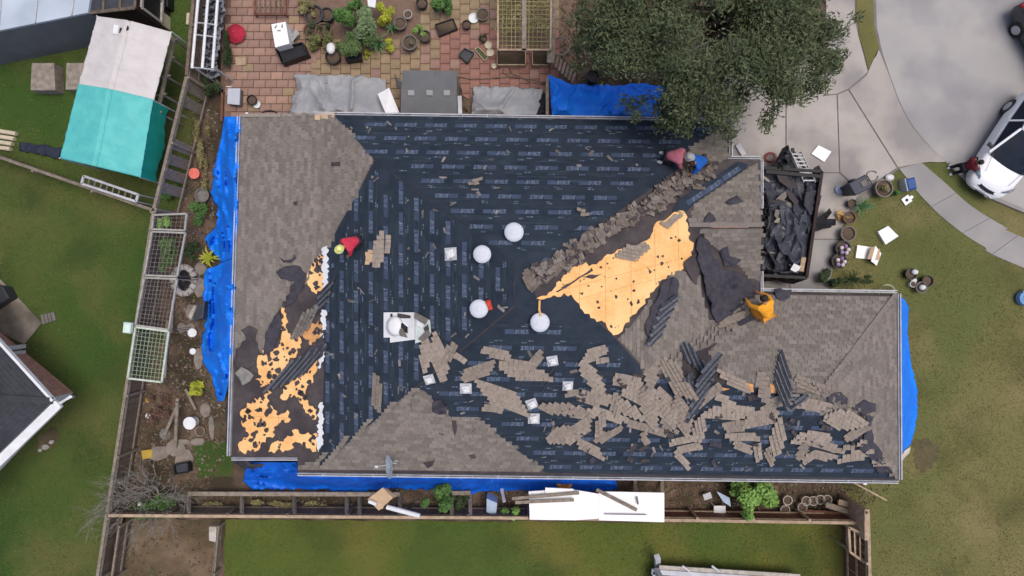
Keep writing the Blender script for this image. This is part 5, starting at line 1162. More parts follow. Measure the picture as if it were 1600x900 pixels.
b = MB(); b.slab(P, .05); b.build('lid', mat('bright_white', c(250, 250, 250), c(240, 240, 240), 3, .4), t)
for x, y, a in ((431, 42, 1), (441, 41, 1.5), (436, 48, 0)):
    b = MB(); p = W(x, y, .8) - o0; b.box((p.x, p.y, .806), (.14, .05, .008), a); b.build('smudge', M_gpot, t)
tub('open black crate below the white chest', [(430, 76), (472, 66), (480, 84), (440, 98)], .5, M_black, fill=M_black)
b = MB(); P = [W(x, y, .25 + i*.05) for i, (x, y) in enumerate(((449, 62), (462, 45), (468, 52), (456, 66)))]; b.slab(P, .03); b.bar(W(458, 56, 0), W(458, 56, .3), .1); tag(b.build('plastic_sheet', mat('cloudy_plastic', c(170, 170, 170), c(150, 150, 150), 4, .4)), 'cloudy plastic board leaning beside the white chest', 'board')
t = thing('cooler', 'pale blue lidded cooler by the left patio edge', 'cooler', W(365, 152, 0)); o0 = t.location; P = [W(x, y, .42) - o0 for x, y in ((356, 138), (375, 138), (374, 164), (355, 162))]
b = MB(); b.prism([(p.x*.96, p.y*.96) for p in P], 0, .36); b.build('body', M_gpot, t); b = MB(); b.slab(P, .07); b.build('lid', mat('pale_blue_lid', c(186, 192, 204), c(176, 182, 194), 3, .4), t); b = MB(); b.bar((-.1, .3, .44), (.12, .3, .44), .03); b.build('handle', M_white, t)
pot('black round pot next to the cooler', 393, 156, 8, .3, M_black); pot('small white bowl against the black round pot', 401, 163, 6, .15, M_white, False, 'bowl', 'bowl')
b = MB(); b.lathe([(.06, 0), (.07, .1), (.03, .12)], seg=12); tag(b.build('cup', M_white, None, False, W(387, 179, .1)), 'tiny white cup by the roof corner on the patio', 'cup')
b = MB(); b.box((0, 0, .09), (.44, .36, .05), R(4)); [b.box((x, y, .035), (.05, .05, .07)) for x in (-.17, .17) for y in (-.13, .13)]; tag(b.build('wooden_stool', M_woodt, None, False, W(378, 97)), 'low square wooden stool on the left patio', 'stool')
b = MB(); pts = [W(421 + 12*math.cos(a), 178 + 5*math.sin(a), .06) for a in np.linspace(3.4, 6.0, 8)]; b.tube(pts, .03); tag(b.build('hose_piece', M_black), 'short black hose piece on the patio by the eave', 'hose')
rack('wooden lattice planter at the top of the patio', [(398, -30), (446, -30), (446, 22), (398, 22)], .35, 6, M_woodr, 'lattice_planter', M_woodd, cat='planter')
tub('black square tub lying tilted on the red pavers', [(717, 85), (726, 75), (740, 82), (730, 97)], .28, M_dark, fill=M_dark)
tub('open black rectangular tray near the raised bed', [(680, 38), (708, 29), (714, 44), (686, 55)], .25, M_black, fill=M_soil)
tub('narrow wooden tray with green cloth on the patio', [(742, 77), (747, 73), (763, 89), (757, 95)], .15, M_woodt, fill=mat('moss', c(84, 96, 70), c(70, 82, 58), 8, .9))
for x, y, r, lb in ((763, 70, 6, 'cream bowl, upper of two by the raised bed'), (766, 82, 6, 'cream bowl, lower of two by the raised bed'), (772, 103, 4, 'small cream cup below the bowls'), (740, 28, 8, 'white round bucket lid at the top of the patio')):
    pot(lb, x, y, r, .16, MATS['cream'] if r < 7 else M_white, False, 'bowl', 'bowl')
for x, y, r, lb in ((729, 38, 7, 'small black pot left of the white lid'), (756, 60, 5, 'tiny dark pot with sprout near the raised bed'), (754, 22, 10, 'grey pot at the top beside the raised bed'), (926, 112, 0, '')):
    if r: pot(lb, x, y, r, .3, M_black if r < 9 else M_gpot)
bush('sprout', 'sparse sprout in the tiny dark pot', 753, 56, 7, .4, 160, .08, M_leafd, lobes=3)
t = trellis('raised bed trellis frame with dry vines beside the tree', [(778, -60), (862, -60), (860, 78), (778, 78)], 1.5, 12, 20, M_woodt, MATS['dry_weed'], name='bed_trellis', wr=.012)
quads('vine_leaves', leafcloud(np.random.default_rng(5), [(x, y, 1.42, .3, .3, .1) for x in np.linspace(.2, 2.0, 6) for y in np.linspace(-.2, -3.4, 9)], 2600, .09), M_weed, t)['kind'] = 'stuff'
b = MB(); b.bar(W(819, -60, 1.52) - t.location, W(819, 80, 1.52) - t.location, .18, .03); b.build('centre_plank', M_wood, t)
tub('timber planter box under the trellis, wide one', [(777, 78), (821, 78), (821, 101), (777, 101)], .35, M_woodt, name='timber_planter', cat='planter', fill=M_soil)
tub('timber planter box under the trellis, narrow one', [(832, 78), (858, 78), (858, 101), (832, 101)], .35, M_woodt, name='timber_planter', cat='planter', fill=M_soil)
b = MB(); b.bar(W(866, -40, 1.2), W(860, 98, 1.2), .3, .05); [b.bar(W(863, y, 0), W(863, y, 1.18), .1) for y in (-30, 30, 92)]; tag(b.build('timber_wall', M_wood), 'tall grey timber beam along the raised bed', 'beam')
b = MB(); b.slab([W(864, 80, .9), W(902, 114, .25), W(896, 132, .15), W(860, 98, .8)], .06); b.bar(W(866, 90, 0), W(866, 90, .8), .1); o = b.build('ramp', M_woodr); tag(o, 'reddish wooden ramp beside the blue tarp', 'ramp')
for k in range(7):
    q = k/7 + .07; b = MB(); a = W(864, 80, .93)*(1-q) + W(902, 114, .28)*q; d = W(860, 98, .83)*(1-q) + W(896, 132, .18)*q; b.bar(a, d, .1, .03); b.build('tread', M_wood, o)
b = MB(); b.tube([W(876 + 14*math.cos(a), 72 + 14*math.sin(a), .45) for a in np.linspace(0, 6.28, 24)[:-1]], .05, 8, True); tag(b.build('wheel_hoop', M_wood), 'round wooden hoop standing under the tree edge', 'hoop'); 
pot('black round bin under the edge of the tree', 927, 118, 10, .6, M_black, False, 'bin', 'bin')
b = MB(); b.bar(W(855, 122, .9), W(855, 180, 1.6), .12, .08); b.bar(W(855, 122, 0), W(855, 122, .86), .1); tag(b.build('timber_post', M_wood), 'leaning timber post at the left of the patio blue tarp', 'post')
b = MB(); g = random.Random(4); pts = [W(x, y, .09) for x, y in ((716, 120), (740, 124), (770, 122), (800, 120), (830, 124), (855, 130), (858, 134), (830, 128), (800, 115), (796, 106), (788, 104), (785, 112), (795, 120))]; b.tube(pts, .025, 6); tag(b.build('garden_hose', M_woodd), 'thin dark hose looping over the red pavers', 'hose')
# grey shed by the eave
t = thing('storage_shed', 'grey roofed storage shed with three pale vents against the eave', 'shed', W(672, 145, 0)); o0 = t.location; Mgr = mat('shed_grey', c(104, 106, 108), c(96, 98, 100), 2, .7)
C = [W(x, y, 2.0) - o0 for x, y in ((629, 110), (714, 111), (714, 178), (626, 178))]; b = MB(); b.prism([(p.x*.97, p.y*.97) for p in C], 0, 1.9); b.build('wall', M_gpot, t)
mid = [(C[0]+C[3])/2 + Vector((0, 0, .12)), (C[1]+C[2])/2 + Vector((0, 0, .12))]
for P in ([C[0], C[1], mid[1], mid[0]], [mid[0], mid[1], C[2], C[3]]): b = MB(); b.slab(P, .04); b.build('roof_panel', Mgr, t)
for x in (642, 671, 698): b = MB(); p = W(x, 145, 2.13) - o0; b.box((p.x, p.y, 2.13), (.26, .22, .05), bev=.02); b.build('roof_vent', mat('vent_grey', c(150, 152, 152), c(140, 142, 142), 3, .6), t)
for x in (650, 680): b = MB(); b.bar(W(x, 112, 2.03) - o0, W(x, 177, 2.03) - o0, .02, .02); b.build('roof_rib', Mgr, t)
b = MB(); b.bar(W(718, 150, 1.9), W(719, 178, 1.9), .16, .05); b.bar(W(718, 152, 0), W(718, 152, 1.85), .1); tag(b.build('white_post', M_gut), 'white board beside the right edge of the grey shed', 'board')
tag((lambda b: b.slab([W(590, 147, .9), W(608, 137, .9), W(624, 176, 1.6), (W(602, 176, 1.6))], .03).bar(W(604, 150, 0), W(604, 150, .88), .08).build('foam_board', mat('bright_white', c(250, 250, 250))))(MB()), 'white panel leaning between grey tarp and shed', 'panel')
tag(tarp('dark cloth left of the shed roof', [(616, 115, .8), (622, 124, 1), (629, 128, 1.2), (628, 140, 1.2), (620, 136, .9)], M_gpot, .1, .1, 3, 'cloth', 14, 'cloth'), None)
tarp('dark brown rubbish pile right of the shed', [(718, 134, .4), (724, 150, .5), (736, 156, .5), (738, 178, .8), (722, 178, .9)], M_soil, .3, .12, 3, 'rubbish', 15, 'rubbish')

# ---------------------------------------------------------------- left side garden
g = random.Random(21)
def stones(label, group, L, m, h=.12):
    for i_, (x, y, w, d, a) in enumerate(sorted(L, key=lambda q: q[1])):
        b = MB(); k = 7; P = [(w*.0135*g.uniform(.85, 1.1)*math.cos(q*6.28/k), d*.0135*g.uniform(.85, 1.1)*math.sin(q*6.28/k)) for q in range(k)]
        b.prism(P, 0, h*g.uniform(.7, 1.2)); o = b.build('stone', m, None, False, W(x, y, 0)); o.rotation_euler = (0, 0, R(a)); md = o.modifiers.new('b', 'BEVEL'); md.width = .02; tag(o, f'{label}, {ORD[i_]} from the top', 'stone', group)
ring = thing('fire_ring', 'white stone fire ring with black centre beside the trellis', 'fire ring', W(290, 438, 0))
for k in range(14):
    a = k*6.28/14; b = MB(); b.box((0, 0, .12), (.24, .2, .24), bev=.05); o = b.build('stone', M_stone, ring); o.location = (.44*math.cos(a), .56*math.sin(a), 0); o.rotation_euler = (0, 0, a + g.uniform(-.2, .2))
b = MB(); b.lathe([(.38, .03), (.2, .06), (0, .04)], sy=1.25, seg=14); b.build('ash', M_black, ring)
b = MB(); b.bar((-.3, .06, .26), (.5, -.03, .26), .05, .03); b.build('grate_bar', M_gpot, ring)
stones('grey paving stone on the soil of the left garden', 'paving stones of the left garden', [(312, 448, 20, 34, 0), (300, 488, 18, 28, 10), (285, 512, 16, 18, 0), (298, 512, 16, 18, 0), (310, 560, 16, 36, 0), (314, 420, 20, 22, 5), (322, 640, 18, 24, 0), (332, 668, 10, 40, 4), (250, 708, 40, 24, 8), (275, 700, 34, 30, 0), (288, 716, 30, 34, 0), (310, 690, 26, 14, 0), (285, 690, 30, 10, 4)], mat('paving_grey', c(142, 132, 122), c(120, 112, 104), 4, .9, .3, 40), .08)
pot('grey round pot on the soil below the salmon bucket', 315, 305, 11, .35, M_gpot, False)
b = MB(); b.lathe([(.16, 0), (.21, .28), (.23, .28), (.23, .3), (.0, .32)], seg=18); tag(b.build('bucket', mat('salmon', c(226, 120, 106), c(214, 106, 94), 4, .5), None, False, W(309, 273)), 'salmon red bucket upside down by the fence', 'bucket')
b = MB(); b.lathe([(.2, 0), (.25, .36), (.26, .36), (.26, .4), (0, .42)], seg=20); tag(b.build('bucket', M_white, None, False, W(304, 658, .2) * 1), 'round white bucket with lid in the left garden', 'bucket')
for x, y, r, lb in ((300, 520, 7, 'white tub between paving stones'), (301, 549, 5, 'small white can on the soil'), (231, 650, 4, 'tiny white cup near the fence'), (258, 678, 9, 'grey oval stepping disc under the fallen pole')):
    pot(lb, x, y, r, .18 if r < 9 else .05, M_white if r < 9 else M_gpot, False, 'tub', 'tub')
pot('dark ring of a buried pot near the white bucket', 312, 674, 8, .12, M_wood)
box_thing('bin', 'slate grey bin against the lower blue tarp', 'bin', [(308, 478), (320, 470), (317, 498), (300, 502)], .6, M_dark); box_thing('lid_board', 'pale curved lid leaning on the slate bin', 'lid', [(293, 494), (303, 476), (307, 480), (298, 500)], .3, M_stone)
box_thing('yellow_tray', 'yellow square tray on the paving', 'tray', [(220, 704), (238, 702), (237, 716), (222, 718)], .12, mat('ochre', c(190, 160, 70), c(174, 146, 60), 4, .7)); box_thing('yellow_brick', 'small yellow brick in the dark soil', 'brick', [(226, 623), (231, 621), (233, 628), (228, 630)], .1, MATS['ochre'])
tub('dark square tub on the lower garden paving', [(271, 727), (293, 723), (294, 738), (273, 741)], .35, M_black, fill=M_dark)
bush('lime_plant', 'bright lime leafed plant beside the lower blue tarp', 302, 605, 15, .6, 700, .14, M_leafy, lobes=6); rosette('bromeliad', 'yellow green strap leaf plant at the blue tarp', 327, 403, 16, .5, .1, M_leafy, 8)
bush('climber', 'green climber on the small trellis bay', 252, 346, 13, .5, 500, .14, M_leafb, lobes=5, z0=1.3); bush('climber', 'green leaves on the second trellis bay', 264, 396, 18, .7, 1000, .12, M_leaf, lobes=9, z0=.9, ry=30)
bush('weed', 'green weeds at the fence corner', 262, 300, 17, .5, 800, .11, M_leaf, lobes=7); bush('weed', 'green weeds below the grey round pot', 312, 330, 20, .4, 800, .11, M_leaf, lobes=7); bush('weed', 'dark green plant left of the strap leaf plant', 302, 392, 15, .6, 900, .12, M_leafd, lobes=7)
bush('dry_shrub', 'reddish dry shrub in the left garden', 245, 640, 26, .5, 900, .08, mat('leaf_reddry', c(112, 84, 72), c(92, 70, 60), 2, .8, isl=.3), lobes=8)
bush('weed', 'dry brown weeds beside the gap toothed fence', 318, 235, 16, .5, 1300, .08, M_weed, lobes=9, ry=70); bush('weed', 'dry brown weeds below the white rails', 350, 75, 12, .6, 700, .09, M_leafd, lobes=6, ry=50)
bush('weed', 'low tan weeds inside the bottom fence frame, left', 420, 792, 40, .5, 1300, .09, M_weed, lobes=9, ry=13); bush('weed', 'low tan weeds inside the bottom fence frame, middle', 495, 792, 34, .4, 900, .09, M_weed, lobes=9, ry=12); bush('weed', 'low tan weeds at the left end of the bottom frame', 335, 793, 26, .4, 700, .09, M_weed, lobes=6, ry=12)
# bare branching shrub
t = thing('bare_shrub', 'tangled bare grey shrub in the lower left corner of the garden', 'shrub', W(236, 770, 0)); b = MB(); g = random.Random(13)
def twig(p, d, l, r, k):
    q = p + d*l; mid_ = (p+q)/2 + Vector((g.uniform(-.1, .1), g.uniform(-.1, .1), g.uniform(-.03, .1)))*l; b.tube([p, mid_, q], [r, r*.8, r*.55], 4, cap=False)
    if k: 
        for _ in range(g.choice((2, 3, 3))): twig(q if g.random() < .7 else mid_, (d + Vector((g.uniform(-.9, .9), g.uniform(-.9, .9), g.uniform(-.35, .45)))).normalized(), l*g.uniform(.6, .9), r*.62, k-1)
for i in range(16):
    a = i*.41; twig(Vector((g.uniform(-.3, .3), g.uniform(-.3, .3), 0)), Vector((math.cos(a)*.8, math.sin(a)*.75, .7)).normalized(), .85, .03, 4)
b.build('branch', M_twig, t)
quads('sparse_leaf', leafcloud(np.random.default_rng(3), [(.5, -.5, .6, .8, .45, .3), (-.2, -.6, .4, .6, .4, .3), (.9, -.2, .5, .5, .4, .3)], 2000, .09), M_leaf, t)
b = MB(); b.lathe([(.001, -.09), (.09, 0), (.001, .09)], seg=12); tag(b.build('ball', M_white, None, True, W(218, 788, .7)), 'small white ball caught in the bare shrub', 'ball')
t = thing('forked_pole', 'forked grey wooden pole leaning over the left garden', 'pole', W(277, 630, 0)); o0 = t.location
for P in (((277, 628, .9), (274, 700, .15)), ((276, 636, .8), (258, 678, .1))): b = MB(); b.tube([W(*P[0]) - o0, W(*P[1]) - o0], .07, 7); b.build('prong', M_wood, t)
b = MB(); b.tube([(0, 0, 0), W(277, 625, 1) - o0], .06, 7); b.build('stub', M_wood, t)
for i, (A_, B_, lb) in enumerate((((290, 608), (306, 640), 'thin pole lying left of the white bucket'), ((262, 500), (258, 590), 'long board on the soil right of the mint trellis'), ((270, 470), (268, 520), 'dark board on the soil beside the fire ring'), ((335, 120), (350, 145), 'wooden plank at the corner of the patio'), ((348, 140), (346, 190), 'reddish edging board beside the cooler'), ((340, 60), (353, 82), 'wooden stake under the white rails'))):
    b = MB(); b.bar(W(*A_, .12), W(*B_, .12), .1, .06); b.bar(W(*A_, 0.02), W(*B_, .02), .05, .1); tag(b.build('plank', M_woodr if 'red' in lb else M_wood), lb, 'plank')
fence('short_fence', 'short inner fence run with spaced rails at the bottom left', top2base(184, 822, .9), top2base(172, 905, .9), .9, M_woodd, rails=(.3, .85), side=1, mp=M_wood)
fence('short_fence', 'low picket edge at the right of the bare dirt yard', W(348, 815), W(335, 960), .5, M_wood, rails=(.4,), side=1, mp=M_wood)
box_thing('meter_box', 'two stacked pale boxes at the top of the dirt yard edge', 'box', [(326, 823), (338, 823), (337, 848), (326, 845)], .5, M_stone)
stones('pale rubble stone on the neighbour lawn mound', 'rubble on the lawn mound', [(72, 698, 12, 9, 0), (82, 690, 9, 7, 20), (64, 703, 7, 6, 40)], M_stone, .1)
struct(sheet_px('bare_patch', jag([(58, 680), (80, 665), (92, 675), (88, 692), (72, 704), (60, 700)], 2.5, 8, 2), .013, M_dirt)); struct(sheet_px('bare_patch', jag([(1428, 690), (1450, 684), (1466, 700), (1460, 730), (1440, 740), (1426, 720)], 5, 5, 3), .013, mat('worn_grass', c(98, 90, 64), c(84, 78, 54), 3, .95, .5, 20)))
# ---------------------------------------------------------------- dump trailer full of debris
t = thing('dump_trailer', 'black dump trailer heaped with torn roofing by the entry', 'trailer', W(1228, 345, 0)); o0 = t.location
TQ = [(1190, 262, 1.35), (1284, 268, 1.35), (1260, 434, 1.35), (1186, 430, 1.35)]; C = [W(*q) - o0 for q in TQ]; Mtr = mat('trailer_black', c(26, 25, 27), c(36, 34, 35), 4, .55)
for i in range(4):
    a, d = C[i], C[(i+1) % 4]; b = MB(); b.bar(Vector((a.x, a.y, .85)), Vector((d.x, d.y, .85)), .06, 1.0); w = b.build('side_panel', Mtr, t)
    b = MB(); b.bar(a, d, .12, .08); b.build('top_rail', Mtr if i != 1 else mat('rusty_black', c(56, 36, 32), c(34, 28, 28), 6, .7), w)
    n = 5
    for k in range(1, n): q = a + (d-a)*k/n; b = MB(); out_ = Vector((d.y-a.y, a.x-d.x, 0)).normalized(); out_ = out_ if out_.dot(q) > 0 else -out_; b.bar(Vector((q.x, q.y, .4)) + out_*.05, Vector((q.x, q.y, 1.3)) + out_*.05, .07); b.build('rib', Mtr, w)
b = MB(); b.prism([(p.x, p.y) for p in C], .35, .42); b.build('bed', Mtr, t)
for s in (0, 1):
    for y in (-.4, .4):
        b = MB(); x = C[1].x*.93 if s else C[0].x*.93; b.lathe([(.12, -.1), (.36, -.1), (.38, 0), (.36, .1), (.12, .1)], (x, y, .38), 18, M=Matrix.Rotation(R(90), 4, 'Y')); b.build('wheel', M_black, t)
b = MB(); b.bar((0, C[0].y, .4), (.1, C[0].y + 1.0, .4), .1); b.bar((-.6, C[0].y, .4), (.1, C[0].y + .9, .4), .08); b.bar((.7, C[0].y, .4), (.1, C[0].y + .9, .4), .08); b.build('drawbar', Mtr, t)
tarp('crumpled dark plastic and felt heaped in the dump trailer', [(1193, 266, 1.1), (1280, 272, 1.1), (1257, 430, 1.1), (1190, 426, 1.1), (1192, 340, 1.2)], mat('debris_dark', c(56, 61, 72), c(72, 75, 84), 2, .4, .5, 5), 0.30, .022, 2.6, 'debris', 31, 'debris_heap', stretch=(1.3, .7), fine=.5)
g = random.Random(31); LBT = ('torn roofing scrap lying in the dump trailer', 'roofing scraps in the dump trailer'); Mts = [M_feltd, M_felt, M_shing2, M_back, mat('debris_grey', c(86, 86, 92), c(70, 70, 78), 4, .7), M_shing]
for i in range(34):
    x, y = g.uniform(1196, 1268), g.uniform(272, 426)
    if x > 1282 - (y-270)*.16 - 8: continue
    p = W(x, y, 1.22 + g.uniform(0, .3)); b = MB(); k = g.randint(4, 6); l, w = g.uniform(.15, .6), g.uniform(.06, .22)
    P = [(l*g.uniform(.7, 1.1)*math.cos(q*6.28/k), w*g.uniform(.6, 1.2)*math.sin(q*6.28/k)) for q in range(k)]; b.prism(P, -.01, .012); o = b.build('roofing_scrap', g.choice(Mts), None, False, p)
    o.rotation_euler = (g.uniform(-.28, .28), g.uniform(-.28, .28), g.uniform(0, 6.28)); tag(o, LBT[0], 'scrap', LBT[1])
def plankpx(name, label, A_, B_, w, m, th=.04, cat='plank'):
    b = MB(); b.bar(W(*A_), W(*B_), w, th); o = b.build(name, m); return tag(o, label, cat)
plankpx('beam', 'black beam across the upper end of the dump trailer', (1196, 268, 1.45), (1282, 276, 1.45), .14, Mtr, .1, 'beam')
b = MB(); b.slab([W(1206, 258, .5), W(1222, 244, 1.0), W(1234, 252, 1.2), W(1236, 266, 1.3), W(1208, 264, 1.2)], .05); b.bar(W(1228, 256, 0), W(1228, 256, 1.1), .3); tag(b.build('tool_box', M_dark), 'dark angular box on the trailer nose', 'box')
t = thing('ladder', 'grey aluminium ladder leaning across the upper end of the trailer', 'ladder', W(1255, 260, 0)); o0 = t.location
a0, a1, b0, b1 = (W(1236, 238, .9) - o0, W(1256, 285, 1.55) - o0, W(1252, 238, .9) - o0, W(1274, 285, 1.55) - o0)
for p, q in ((a0, a1), (b0, b1)): b = MB(); b.bar(p, q, .03, .07); b.build('rail', M_metal, t)
for k in range(8): b = MB(); b.bar(a0 + (a1-a0)*(k+.5)/8, b0 + (b1-b0)*(k+.5)/8, .05, .03); b.build('rung', M_metal, t)
b = MB(); b.bar(Vector((a0.x, a0.y, 0)), a0, .04); b.bar(Vector((b0.x, b0.y, 0)), b0, .04); b.build('foot', M_metal, t)
tarp('black plastic bag tail hanging over the right side of the trailer', [(1264, 350, 1.4), (1282, 338, .9), (1296, 325, .4), (1300, 332, .3), (1292, 342, .3), (1306, 342, .15), (1306, 352, .12), (1280, 360, .5), (1262, 366, 1.4)], M_black, .1, .1, 3, 'plastic', 33, 'plastic_sheet')
tarp('dark rag pile at the upper right corner of the trailer', [(1272, 262, 1.2), (1280, 258, 1.2), (1286, 272, .8), (1284, 285, 1.2), (1270, 284, 1.4)], M_black, .25, .15, 3, 'rag', 34, 'rag')
tarp('black felt flap hanging over the left side of the trailer', [(1196, 300, 1.5), (1208, 318, 1.55), (1206, 352, 1.5), (1196, 372, 1.4), (1184, 352, 1.0), (1186, 318, 1.1)], M_black, .12, .1, 3, 'plastic', 35, 'plastic_sheet')
tarp('black plastic spilling over the lower end of the trailer', [(1196, 418, 1.5), (1226, 424, 1.5), (1252, 420, 1.5), (1262, 436, .9), (1240, 444, .6), (1214, 438, .7), (1192, 440, .7)], M_black, .14, .1, 3, 'plastic', 36, 'plastic_sheet')
tarp('dark grey sheet spilling over the right rail of the trailer', [(1258, 300, 1.55), (1272, 296, 1.5), (1284, 306, .9), (1278, 330, .8), (1266, 336, 1.5), (1256, 320, 1.6)], M_feltd, .12, .1, 3, 'plastic', 37, 'plastic_sheet')
tarp('black rubbish heap on the nose of the trailer', [(1222, 232, .8), (1232, 226, .9), (1236, 244, 1.0), (1244, 262, 1.2), (1226, 268, 1.4), (1204, 266, 1.3), (1212, 252, .9)], M_black, .2, .12, 3, 'rubbish', 38, 'rubbish')
plankpx('white_board', 'small white board in the lower end of the trailer', (1240, 424, 1.5), (1246, 414, 1.55), .3, M_white, .02, 'board'); plankpx('plywood_strip', 'tan plywood strip in the lower right corner of the trailer', (1252, 424, 1.5), (1256, 402, 1.5), .18, M_woodt, .02, 'plywood')
b = MB(); b.tube([W(1204 + (11 - k*.15)*math.cos(k*.5), 246 + (9 - k*.1)*math.sin(k*.5), .06 + .004*k) for k in range(40)], .016, 5); tag(b.build('hose_coil', mat('red_hose', c(150, 66, 62), c(134, 58, 54), 4, .6)), 'coil of thin red hose on the concrete above the trailer', 'hose')
plankpx('downspout_piece', 'white downspout piece lying by the house corner', (1152, 226, .1), (1162, 243, .1), .2, M_gut, .12, 'downspout')
# ---------------------------------------------------------------- driveway and front lawn things
def card(name, label, Q, z, m, cat, th=.06): b = MB(); b.slab([W(*(q + (z,) if len(q) == 2 else q)) for q in Q], th); return tag(b.build(name, m), label, cat)
Mbw = MATS['bright_white']
card('white_board', 'white board lying on the driveway', [(1268, 240), (1279, 227), (1299, 237), (1288, 253)], .1, Mbw, 'board')
card('foam_sheet', 'tilted white foam panel on the lawn, upper one', [(1372, 362), (1388, 353), (1404, 369), (1384, 382)], .16, Mbw, 'panel', .14)
card('foam_sheet', 'white foam sheet beside the folded box on the lawn', [(1340, 383), (1361, 386), (1358, 405), (1337, 403)], .12, Mbw, 'panel', .1)
t = thing('open_box', 'open white and tan cardboard box on the lawn', 'box', W(1368, 400, 0)); o0 = t.location
for Q, m, nm in (([(1361, 386, .3), (1368, 385, .35), (1362, 405, .35), (1355, 405, .3)], M_card, 'flap'), ([(1368, 384, .35), (1377, 396, .15), (1370, 415, .1), (1361, 408, .35)], Mbw, 'side')): b = MB(); b.slab([W(*q) - o0 for q in Q], .02); b.build(nm, m, t)
b = MB(); p = W(1363, 398) - o0; b.box((p.x, p.y, .13), (.3, .45, .26)); b.build('body', M_card, t)
t = thing('wheelie_bin', 'dark grey wheeled rubbish bin on the driveway', 'bin', top2base(1342, 290, .9), R(28)); b = MB(); b.lathe([(.25, 0), (.34, .9)], seg=4, sx=1.2); 
b = MB(); b.add([(-.26, -.2, 0), (.26, -.2, 0), (.26, .2, 0), (-.26, .2, 0), (-.36, -.27, .92), (.36, -.27, .92), (.36, .27, .92), (-.36, .27, .92)], [(3, 2, 1, 0), (0, 1, 5, 4), (1, 2, 6, 5), (2, 3, 7, 6), (3, 0, 4, 7), (4, 5, 6, 7)]); b.build('body', M_dark, t)
b = MB(); b.box((0, 0, .97), (.78, .58, .08), bev=.04); l_ = b.build('lid', mat('bin_lid', c(56, 62, 76), c(48, 54, 68), 3, .45), t); b = MB(); b.box((.16, 0, 1.02), (.26, .26, .05), bev=.02); b.build('lid_boss', M_gpot, l_)
b = MB(); b.tube([(.38, -.2, .9), (.46, -.2, .95), (.46, .2, .95), (.38, .2, .9)], .02); b.build('handle', M_black, t)
for s in (1, -1): b = MB(); b.lathe([(.05, -.03), (.13, -.03), (.13, .03), (.05, .03)], (.3, .24*s, .13), 14, M=Matrix.Rotation(R(90), 4, 'X')); b.build('wheel', M_black, t)
b = MB(); b.tube([W(1363 + 9*math.cos(a), 275 + 8*math.sin(a), .06) for a in np.linspace(0, 5.6, 20)], .018, 6); tag(b.build('hose_loop', M_gpot), 'faint grey hose loop on the driveway beside the bin', 'hose')
b = MB(); b.lathe([(.1, 0), (.17, .1), (.18, .1), (.0, .04)], seg=14); tag(b.build('bowl', mat('pale_blue', c(170, 184, 206), c(160, 174, 198), 4, .5), None, False, W(1310, 297, .04)), 'pale blue bowl on the driveway', 'bowl')
t = thing('storage_tub', 'blue plastic tub turned on its side at the lawn tip', 'tub', W(1414, 290, 0), R(12)); b = MB(); b.box((0, 0, .22), (.42, .5, .42), bev=.06); b.build('body', mat('tub_blue', c(46, 84, 146), c(38, 72, 130), 4, .5), t); b = MB(); b.box((-.23, 0, .22), (.05, .54, .46), bev=.02); b.build('rim', M_gut, t)
for x, y, r, h, m, lb in ((1382, 294, 14, .4, M_gpot, 'large ringed pot with dry stems at the lawn tip'), (1328, 340, 10, .4, M_terra, 'brown pot at the top of the row along the driveway'), (1327, 345, 0, 0, 0, ''), (1326, 365, 12, .4, M_gpot, 'grey brown pot in the row along the driveway'), (1332, 318, 7, .3, M_dark, 'small dark pot next to the strap leaf plant'), (1318, 388, 12, .4, M_black, 'black pot with white flowers, upper one'), (1312, 408, 12, .4, M_black, 'black pot with white flowers, lower one')):
    if r: pot(lb, x, y, r, h, m)
bush('withered_plant', 'dry stems in the large ringed pot', 1382, 292, 11, .8, 300, .1, M_weed, lobes=4); bush('green_sprig', 'green sprig beside the large ringed pot', 1397, 298, 8, .5, 300, .1, M_leaf, lobes=4)
rosette('strap_plant', 'green strap leaf plant beside the driveway pots', 1346, 322, 14, .55, .07, M_strap, 6); rosette('strap_plant', 'dark strap leaf plant at the wing gutter', 1332, 436, 14, .6, .07, M_leafd, 7); bush('dark_shrub', 'dark green shrub at the wing gutter', 1295, 440, 18, .7, 1200, .11, M_leafd, lobes=8); bush('dark_shrub', 'low dark weeds on the lawn near the wing gutter', 1360, 437, 14, .3, 400, .1, M_leafd, lobes=5, ry=6)
for i, (x, y, n, lb) in enumerate(((1320, 390, 5, 'white and purple flowers in the upper black pot'), (1314, 409, 5, 'white and purple flowers in the lower black pot'))):
    t = thing('flowers', lb, 'flowers', top2base(x, y, .5))
    for k in range(n):
        a = k*1.3; b = MB(); b.lathe([(.001, .42), (.07, .46), (.085, .52), (.04, .56), (0, .57)], (.15*math.cos(a), .15*math.sin(a), 0), 10); b.tube([(0, 0, .2), (.15*math.cos(a), .15*math.sin(a), .45)], .008, 4); b.build('flower', mat('petal_purple', c(186, 164, 198), c(120, 92, 140), 9, .7) if k % 2 else mat('petal_white', c(222, 212, 214), c(196, 182, 190), 9, .7), t, True)
b = MB(); b.slab([W(1308, 333, .3), W(1314, 327, .3), W(1320, 338, .4), W(1340, 340, .3), W(1330, 344, .2), W(1310, 345, .1)], .04); tag(b.build('cardboard_scrap', mat('ochre_card', c(196, 160, 96), c(176, 142, 84), 4, .8)), 'ochre scrap against the brown pot', 'cardboard')
b = MB(); b.lathe([(.1, 0), (.14, .1), (.0, .12)], seg=12, sx=1.4); tag(b.build('white_stone', M_white, None, True, W(1388, 278)), 'white rounded stone at the lawn tip', 'stone')
